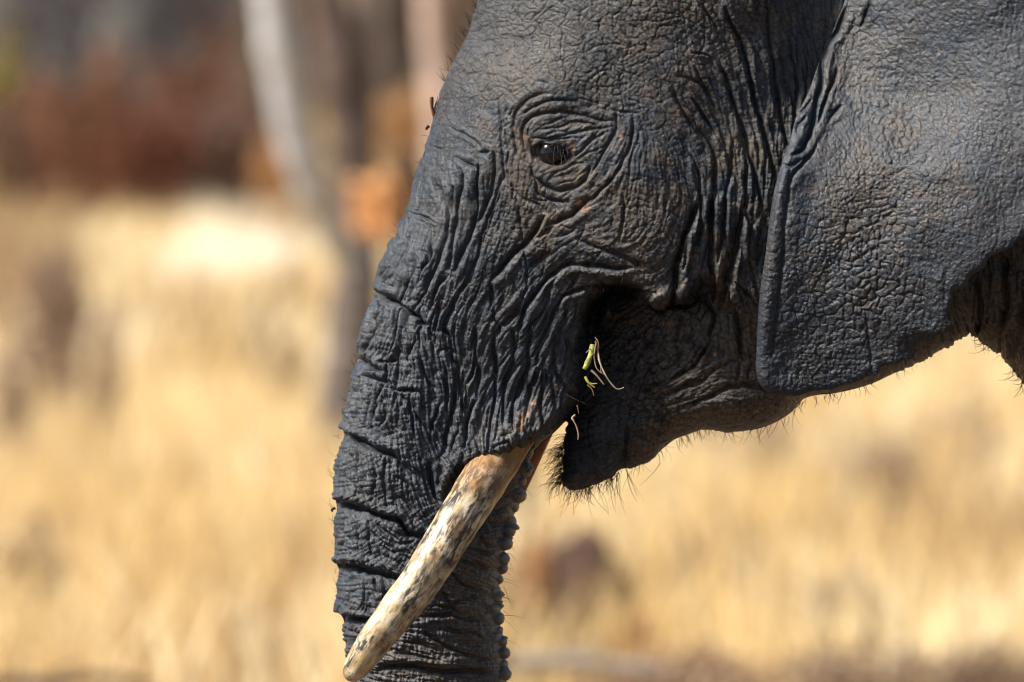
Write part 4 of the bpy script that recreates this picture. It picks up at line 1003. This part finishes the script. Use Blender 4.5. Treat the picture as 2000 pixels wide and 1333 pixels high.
gx_, gy_ = np.meshgrid(np.r_[-1500, -400, np.linspace(-60, 60, 61), 400, 1500], np.r_[-60, np.linspace(-30, 260, 146), 500, 1500], indexing='ij')
gz_ = .05 * np.sin(gx_ * .7 + 1) * np.cos(gy_ * .31) + .04 * np.sin(gy_ * 1.1 + gx_ * .9)
a_, b_ = gx_.shape
gi_, gj_ = np.meshgrid(np.arange(a_ - 1), np.arange(b_ - 1), indexing='ij')
gq_ = np.stack([gi_ * b_ + gj_, (gi_ + 1) * b_ + gj_, (gi_ + 1) * b_ + gj_ + 1, gi_ * b_ + gj_ + 1], -1).reshape(-1, 4)
tag(mesh_np('ground', np.stack([gx_, gy_, gz_ - .06], -1).reshape(-1, 3), gq_, ground_material()), kind='structure')

M_BLADE = vcol_leaf('dry_blades', .4); M_LEAF = vcol_leaf('leaves', .35)
def blades(pos, hgt, wid, lean, col):
    """tapered strips, two quads each, random facing"""
    n = len(pos)
    a = rng.uniform(0, math.pi, n); d = np.stack([np.cos(a), np.sin(a), np.zeros(n)], 1)
    la = rng.uniform(0, 2 * math.pi, n); ld = np.stack([np.cos(la), np.sin(la), np.zeros(n)], 1) * (lean * hgt)[:, None]
    up = np.zeros((n, 3)); up[:, 2] = 1
    p1 = pos + up * (hgt * .55)[:, None] + ld * .3; p2 = pos + up * hgt[:, None] * .95 + ld
    w = d * wid[:, None] / 2
    V_ = np.stack([pos - w, pos + w, p1 - w * .8, p1 + w * .8, p2 - w * .15, p2 + w * .15], 1).reshape(-1, 3)
    b = np.arange(n)[:, None] * 6
    Fq = np.vstack([b + np.array([0, 1, 3, 2]), b + np.array([2, 3, 5, 4])])
    return V_, Fq, np.repeat(col, 6, 0)

def clusters(n, d0, d1, margin=1.15):
    d = (rng.random(n) * (d1 ** .5 - d0 ** .5) + d0 ** .5) ** 2
    x = rng.uniform(-1, 1, n) * (.05 * margin) * d
    return x, d
pal = np.array([(.76, .56, .27), (.84, .69, .40), (.50, .35, .18), (.90, .80, .56), (.22, .155, .11), (.68, .51, .25), (.97, .87, .68)])
def make_grass():
    Vs, Fs, Cs = [], [], []; base = 0
    for (nc, d0, d1, per, h0, h1, w0) in [(2800, 46, 110, 13, .35, .85, .022), (2900, 95, 380, 11, .6, 1.25, .055)]:
        x, d = clusters(nc, d0, d1)
        # tussocks of one colour grow in patches
        K = 260; pu = rng.uniform(-1150, 1150, K); pd = rng.uniform(120, 1150, K)
        pt = rng.choice(6, K, p=[.24, .18, .16, .14, .12, .16])
        au = x / d * 20000; ad = 58000 / d
        near = np.argmin((au[:, None] - pu) ** 2 + ((ad[:, None] - pd) * 1.3) ** 2, 1)
        tone = np.where(rng.random(nc) < .75, pt[near], rng.integers(0, 6, nc))
        tone = np.where((np.abs(au + 552) < 95 * rng.uniform(.7, 1.15, nc)) & (d > 135) & (d < 230), 6, tone)
        k = per * nc
        cx = np.repeat(x, per) + rng.normal(0, .16, k) * (1 if d1 < 100 else 2); cy = np.repeat(d, per) + rng.normal(0, .2, k)
        pos = np.stack([cx, CY + cy, np.full(k, -.05)], 1)
        hg = rng.uniform(h0, h1, k) * np.repeat(rng.uniform(.6, 1.15, nc), per)
        col = pal[np.repeat(tone, per)] * rng.uniform(.8, 1.15, (k, 1))
        V_, F_, C_ = blades(pos, hg, rng.uniform(.6, 1.4, k) * w0, rng.uniform(.05, .5, k), col)
        Vs.append(V_); Fs.append(F_ + base); Cs.append(C_); base += len(V_)
    o = mesh_np('dry_grass', np.vstack(Vs), np.vstack(Fs), M_BLADE, attrs=dict(col=np.clip(np.vstack(Cs), 0, 1)), smooth=False)
    tag(o, 'tall golden dry grass covering the ground behind the elephant', 'grass', kind='stuff')
make_grass()

def leaf_cloud(center, size, n, leaf, cols, squash=1.0, lobes=1.0):
    """n small bent leaf quads spread through an uneven volume"""
    p = rng.normal(0, 1, (n, 3)); p /= np.linalg.norm(p, axis=1)[:, None]
    rad = rng.random(n) ** .45
    lob = 1 + lobes * (.22 * np.sin(p[:, 0] * 5 + center[0] * 3) + .2 * np.sin(p[:, 2] * 6 + center[1]))
    P = np.asarray(center) + p * (rad * lob)[:, None] * np.asarray(size)
    a = rng.normal(0, 1, (n, 3)); a /= np.linalg.norm(a, axis=1)[:, None]; b = np.cross(a, rng.normal(0, 1, (n, 3))); b /= np.linalg.norm(b, axis=1)[:, None]
    s = leaf * rng.uniform(.6, 1.4, n)[:, None]
    V_ = np.stack([P - a * s, P + b * s * .5, P + a * s, P - b * s * .5], 1).reshape(-1, 3)
    Fq = np.arange(n * 4).reshape(-1, 4)
    c = np.asarray(cols)[rng.integers(0, len(cols), n)] * rng.uniform(.7, 1.3, (n, 1))
    return V_, Fq, np.repeat(np.clip(c, 0, 1), 4, 0)

def twigs(base, size, n, r, lean=.5):
    out = []
    for i in range(n):
        a = R_.uniform(0, 2 * math.pi); ln = R_.uniform(.5, 1) * size[2] * 2
        tip = np.array([base[0] + math.cos(a) * size[0] * R_.uniform(.2, 1), base[1] + math.sin(a) * size[1] * R_.uniform(.2, 1), ln])
        b0 = np.array([base[0] + R_.uniform(-.2, .2) * size[0], base[1], -.08])
        mid = (b0 + tip) / 2 + np.array([R_.uniform(-.15, .15) * size[0], 0, .1])
        out.append((catmull(np.stack([b0, mid, tip]) * 10, 1.5) / 10, r * R_.uniform(.6, 1.3)))
    return out
def tussock(u, d, w, h_, n, label):
    e = wp(u, 0, d); R0 = w / 40000 * d
    a = rng.uniform(0, 2 * math.pi, n); rr = R0 * np.sqrt(rng.random(n))
    pos = np.stack([rr * np.cos(a), rr * np.sin(a), np.full(n, -.06)], 1)
    V_, F_, C_ = blades(pos, h_ * rng.uniform(.6, 1.1, n), rng.uniform(.03, .07, n), rng.uniform(.05, .35, n), np.array([(.98, .92, .80)] * n) * rng.uniform(.9, 1.02, (n, 1)))
    o = mesh_np('grass_tussock', V_, F_, M_BLADE, attrs=dict(col=np.clip(C_, 0, 1)), smooth=False); o.location = (e[0], e[1], 0)
    tag(o, label, 'grass tussock', 'pale tussocks in the grass')
tussock(400, 135, 120, 1.22, 500, 'left one of the bright cream grass tussocks in the sunlit patch')
tussock(465, 128, 120, 1.24, 600, 'middle and brightest cream grass tussock in the sunlit patch')
tussock(530, 138, 80, 1.2, 300, 'small cream grass tussock nearest the forked tree')
M_BARK_D = plain('dark_bark', (.05, .036, .03), .9, .4, 3); M_BARK_P = plain('pale_bark', (.33, .34, .37), .85, .35, 2.2); M_BARK_B = plain('brown_bark', (.075, .052, .044), .9, .35, 3)

def shrub(u, v, w, h_, d, cols, n, label, leaf=.06, group='shrubs along the far edge of the grass', name='shrub', twn=14, cat='shrub', r=.02):
    c = wp(u, v, d); sx = w / 20000 * d / 2; sz = max(.25, h_ / 20000 * d / 2)
    top = c[2] + sz
    e = bpy.data.objects.new(name, None); link(e); e.location = (c[0], c[1], 0)
    tag(e, label, cat, group)
    cc = (0, 0, c[2])
    # foliage reaches down to the ground
    zc = max(top / 2, .2) if c[2] - sz > .05 and name != 'tree_leaves' else c[2]
    V_, F_, C_ = leaf_cloud((0, 0, zc), (sx, sx * .8, max(top - zc, .15)), n, leaf, cols, lobes=.5 if name in ('grass_clump', 'leaf_heap') else 1)
    o = mesh_np('foliage', V_, F_, M_LEAF, e, attrs=dict(col=C_), smooth=False)
    tag(o, kind='stuff')
    hs = hairs('stems', twigs((0, 0, 0), (sx * .8, sx * .6, top / 2), twn, r), M_BARK_B, e)
    return e

RUST = [(.20, .085, .055), (.26, .12, .07), (.15, .07, .05), (.24, .15, .10)]
MAUV = [(.19, .12, .10), (.25, .16, .13), (.15, .10, .09), (.22, .13, .09)]
SLAT = [(.13, .14, .19), (.18, .17, .20), (.22, .17, .15), (.09, .10, .13)]
OLIV = [(.28, .24, .05), (.22, .20, .06), (.36, .27, .08)]
BRWN = [(.22, .15, .10), (.18, .12, .09), (.27, .18, .11)]
ORNG = [(.52, .29, .13), (.44, .24, .11), (.60, .38, .20)]
GREY = [(.30, .22, .17), (.40, .30, .22), (.22, .16, .14), (.48, .36, .25)]
for a in [
    (60, -120, 420, 620, 236, SLAT, 5200, 'slate grey leafless bush in the far top corner'),
    (330, -120, 400, 620, 240, SLAT, 5200, 'dark grey bush beyond the rust coloured shrubs'),
    (540, -100, 400, 620, 244, BRWN, 5200, 'brown bush behind the pale forked tree'),
    (800, -100, 420, 620, 240, BRWN, 5200, 'tan bush far behind the dark tree trunk'),
    (1050, -100, 420, 620, 240, MAUV, 4200, 'mauve brown bush hidden behind the elephant forehead'),
    (1400, 80, 420, 300, 240, BRWN, 1800, 'brown bush hidden behind the elephant head'),
    (1800, 80, 420, 300, 240, MAUV, 1800, 'reddish bush hidden behind the elephant ear'),
    (2150, 80, 420, 300, 240, BRWN, 1800, 'brown bush beyond the elephant shoulder'),
    (0, 130, 110, 170, 214, OLIV, 1400, 'olive yellow bush at the frame edge'),
    (60, 230, 190, 220, 212, MAUV, 1600, 'pinkish brown bush next to the olive one'),
    (190, 195, 230, 230, 208, RUST, 2200, 'rust red bush, the reddest of the row'),
    (300, 250, 200, 170, 206, RUST[::2], 1500, 'dark red brown low bush in front of the row'),
    (390, 160, 260, 240, 216, RUST, 1900, 'reddish bush between the rust red one and the tree'),
    (430, 250, 230, 180, 210, MAUV, 1600, 'dull mauve bush left of the pale forked tree'),
    (540, 280, 60, 110, 190, ORNG, 500, 'small orange brown shrub touching the pale limb'),
    (900, 250, 300, 220, 212, RUST, 1500, 'rust bush behind the elephant brow'),
    (1300, 250, 400, 220, 212, MAUV, 1500, 'mauve low bush behind the elephant eye'),
    (1800, 250, 400, 220, 212, RUST, 1500, 'red brown bush behind the elephant ear and neck')]:
    shrub(*a, leaf=.13, twn=16, r=.03)

g2 = 'clumps standing in the grass'
for a in [
    (110, 590, 150, 360, 84, GREY + MAUV, 2200, 'tall grey brown dead weed clump nearest the frame edge', .035, 'dead_weeds', 'weeds'),
    (200, 690, 130, 260, 80, GREY, 900, 'mauve brown weed clump beside the tall grey one', .03, 'dead_weeds', 'weeds'),
    (20, 740, 130, 260, 74, GREY, 1000, 'low reddish weed clump at the frame edge', .03, 'dead_weeds', 'weeds'),
    (1120, 1160, 260, 260, 50, MAUV + GREY[2:3], 4500, 'dark rusty heap of dead leaves behind the trunk', .03, 'leaf_heap', 'leaf heap'),
    (1050, 1085, 60, 60, 49, ORNG, 500, 'orange dry leaf cluster behind the trunk', .02, 'leaf_cluster', 'leaf cluster'),
    (1240, 1270, 110, 60, 47, ORNG, 700, 'low orange leaf cluster below the dark heap', .02, 'leaf_cluster', 'leaf cluster'),
    (1370, 860, 170, 130, 75, GREY, 500, 'small grey weed clump under the elephant chin', .03, 'dead_weeds', 'weeds'),
    (1490, 880, 180, 200, 72, GREY, 700, 'grey brown weed clump below the ear tip', .03, 'dead_weeds', 'weeds'),
    (1720, 950, 190, 240, 66, GREY, 800, 'brown weed clump at right under the ear', .03, 'dead_weeds', 'weeds'),
    (1640, 1180, 220, 200, 50, GREY, 1100, 'brown weed clump low in the right grass', .025, 'dead_weeds', 'weeds'),
    (1900, 850, 170, 220, 70, GREY, 600, 'tan weed clump under the elephant chest', .03, 'dead_weeds', 'weeds'),
    (1330, 1362, 420, 60, 46, MAUV + GREY, 1800, 'dark brown litter heap at the bottom of the picture, nearest the trunk', .025, 'leaf_heap', 'leaf heap'),
    (1660, 1358, 460, 60, 45.5, BRWN + GREY, 1800, 'low dark litter heap at the bottom, middle of three', .025, 'leaf_heap', 'leaf heap'),
    (1930, 1360, 380, 80, 46, MAUV + BRWN, 1600, 'dark litter heap in the bottom corner under the chest', .025, 'leaf_heap', 'leaf heap'),
    (900, 1330, 200, 60, 46, MAUV, 900, 'low litter heap behind the trunk tip', .025, 'leaf_heap', 'leaf heap'),
    (60, 1090, 160, 110, 52, BRWN, 900, 'low brown weed clump in the left corner grass', .022, 'dead_weeds', 'weeds'),
    (560, 700, 110, 130, 88, BRWN, 600, 'faint brown weed clump left of the forked tree', .03, 'dead_weeds', 'weeds')]:
    shrub(*a[:8], leaf=a[8], group=g2, name=a[9], twn=10, cat=a[10], r=.006)

def trunk_mesh(name, pts, rad, mat, parent, seed=1):
    r = np.random.default_rng(seed)
    lump = gblur(r.standard_normal((300, 24)).astype(np.float32), 3, 2); lump /= lump.std()
    def bm(arc, th, R):
        k = np.clip((arc / (arc[-1] + 1e-6) * 299).astype(int), 0, 299); j = (np.arange(len(th)) * 24 // len(th))
        return lump[k][:, j] * .08 * R[:, None]
    return tube(name, pts, rad, mat, parent, nseg=24, step=.05, bumpy=bm, tc=False)
def rel(e, P): return [tuple(np.asarray(p) - np.array(e.location)) for p in P]
def tree(u, d, label, name='tree'):
    e = bpy.data.objects.new(name, None); link(e); e.location = ((u - 1000) / 20000 * d, CY + d, 0)
    return tag(e, label, 'tree', 'leafless trees behind the elephant')
def limb(e, name, pv, d, w, mat, seed):
    P = [wp(u, v, d + dd) for u, v, dd in pv]
    return trunk_mesh(name, rel(e, P), [x / 20000 * d / 2 for x in w], mat, e, seed)
t1 = tree(690, 75, 'pale grey forked tree with a limb leaning left, beside the trunk')
limb(t1, 'trunk', [(706,1000,0),(690,800,0),(688,700,0),(695,600,0),(705,530,0)], 75, [150,130,118,104,90], plain('grey_bark', (.11, .09, .08), .9, .4, 2), 1)
limb(t1, 'limb', [(705,560,0),(690,520,0),(650,450,-.2),(610,370,-.4),(580,270,-.5),(556,140,-.6),(536,20,-.7),(520,-150,-.8),(500,-500,-.9)], 75, [70,66,62,66,74,76,72,60,30], M_BARK_P, 2)
limb(t1, 'limb', [(712,560,.2),(705,450,.3),(690,330,.4),(672,200,.5),(650,60,.6),(630,-100,.7),(600,-400,.9)], 75, [74,70,72,80,84,70,30], M_BARK_B, 3)
limb(t1, 'branch', [(700,400,.4),(716,300,.6),(715,150,.8),(705,0,1.0),(700,-200,1.2)], 75, [34,34,40,42,20], plain('tan_bark', (.22, .17, .14), .9, .3, 2), 4)
def leaves_on(e, u, v, w, h_, d, n, cols, leaf=.04):
    c = wp(u, v, d) - np.array(e.location)
    V_, F_, C_ = leaf_cloud(c, (w / 40000 * d, w / 40000 * d, h_ / 40000 * d), n, leaf, cols)
    tag(mesh_np('crown', V_, F_, M_LEAF, e, attrs=dict(col=C_), smooth=False), kind='stuff')
leaves_on(t1, 742, 400, 100, 150, 74, 800, [(.70, .40, .18), (.62, .33, .14), (.78, .52, .28)])
t2 = tree(790, 92, 'dark brown tree trunk standing between the two pale ones')
limb(t2, 'trunk', [(800,860,0),(795,500,0),(785,300,0),(778,140,0),(772,0,0),(765,-200,0),(760,-450,0)], 92, [60,52,50,60,74,60,20], M_BARK_D, 5)
leaves_on(t2, 785, 235, 130, 150, 91, 700, [(.42, .26, .13), (.36, .22, .11), (.50, .33, .18)])
leaves_on(t2, 650, 225, 60, 60, 91, 150, [(.45, .36, .12), (.5, .38, .16)])
t3 = tree(860, 80, 'pale pinkish tree trunk close behind the elephant forehead')
limb(t3, 'trunk', [(880,950,0),(875,500,0),(862,250,0),(850,100,0),(842,-50,0),(830,-250,0),(820,-500,0)], 80, [80,70,60,56,54,44,20], plain('pinkish_bark', (.36, .27, .23), .85, .25, 2), 6)
t4 = tree(1032, 62, 'thin dark dead trunk half hidden behind the elephant trunk')
limb(t4, 'trunk', [(1034,1150,0),(1030,900,0),(1028,850,0),(1025,780,0),(1018,700,0)], 62, [36,32,28,22,8], M_BARK_D, 7)
for i, (pts, d, w, mat, lab) in enumerate([
    ([(1000,1300),(1100,1292),(1200,1302),(1290,1312)], 44, [34,32,28,16], plain('weathered_wood', (.20, .18, .16), .9, .3, 3), 'pale grey fallen branch lying behind the trunk'),
    ([(-60,1330),(80,1338),(200,1326),(300,1342)], 45, [22,24,20,12], M_BARK_D, 'dark fallen branch in the bottom left grass')]):
    e = bpy.data.objects.new('fallen_branch', None); link(e); c0 = wp(pts[0][0], pts[0][1], d); e.location = c0
    tag(e, lab, 'fallen branch', 'fallen branches in the grass')
    limb(e, 'log', [(a, b, 0) for a, b in pts], d, w, mat, 20 + i)
    o_ = limb(e, 'side_branch', [(pts[1][0], pts[1][1], 0), (pts[1][0] + 40, pts[1][1] - 25, .1), (pts[1][0] + 90, pts[1][1] - 40, .2)], d, [14, 10, 4], mat, 30 + i)
print('total', round(time.time() - T0, 1))
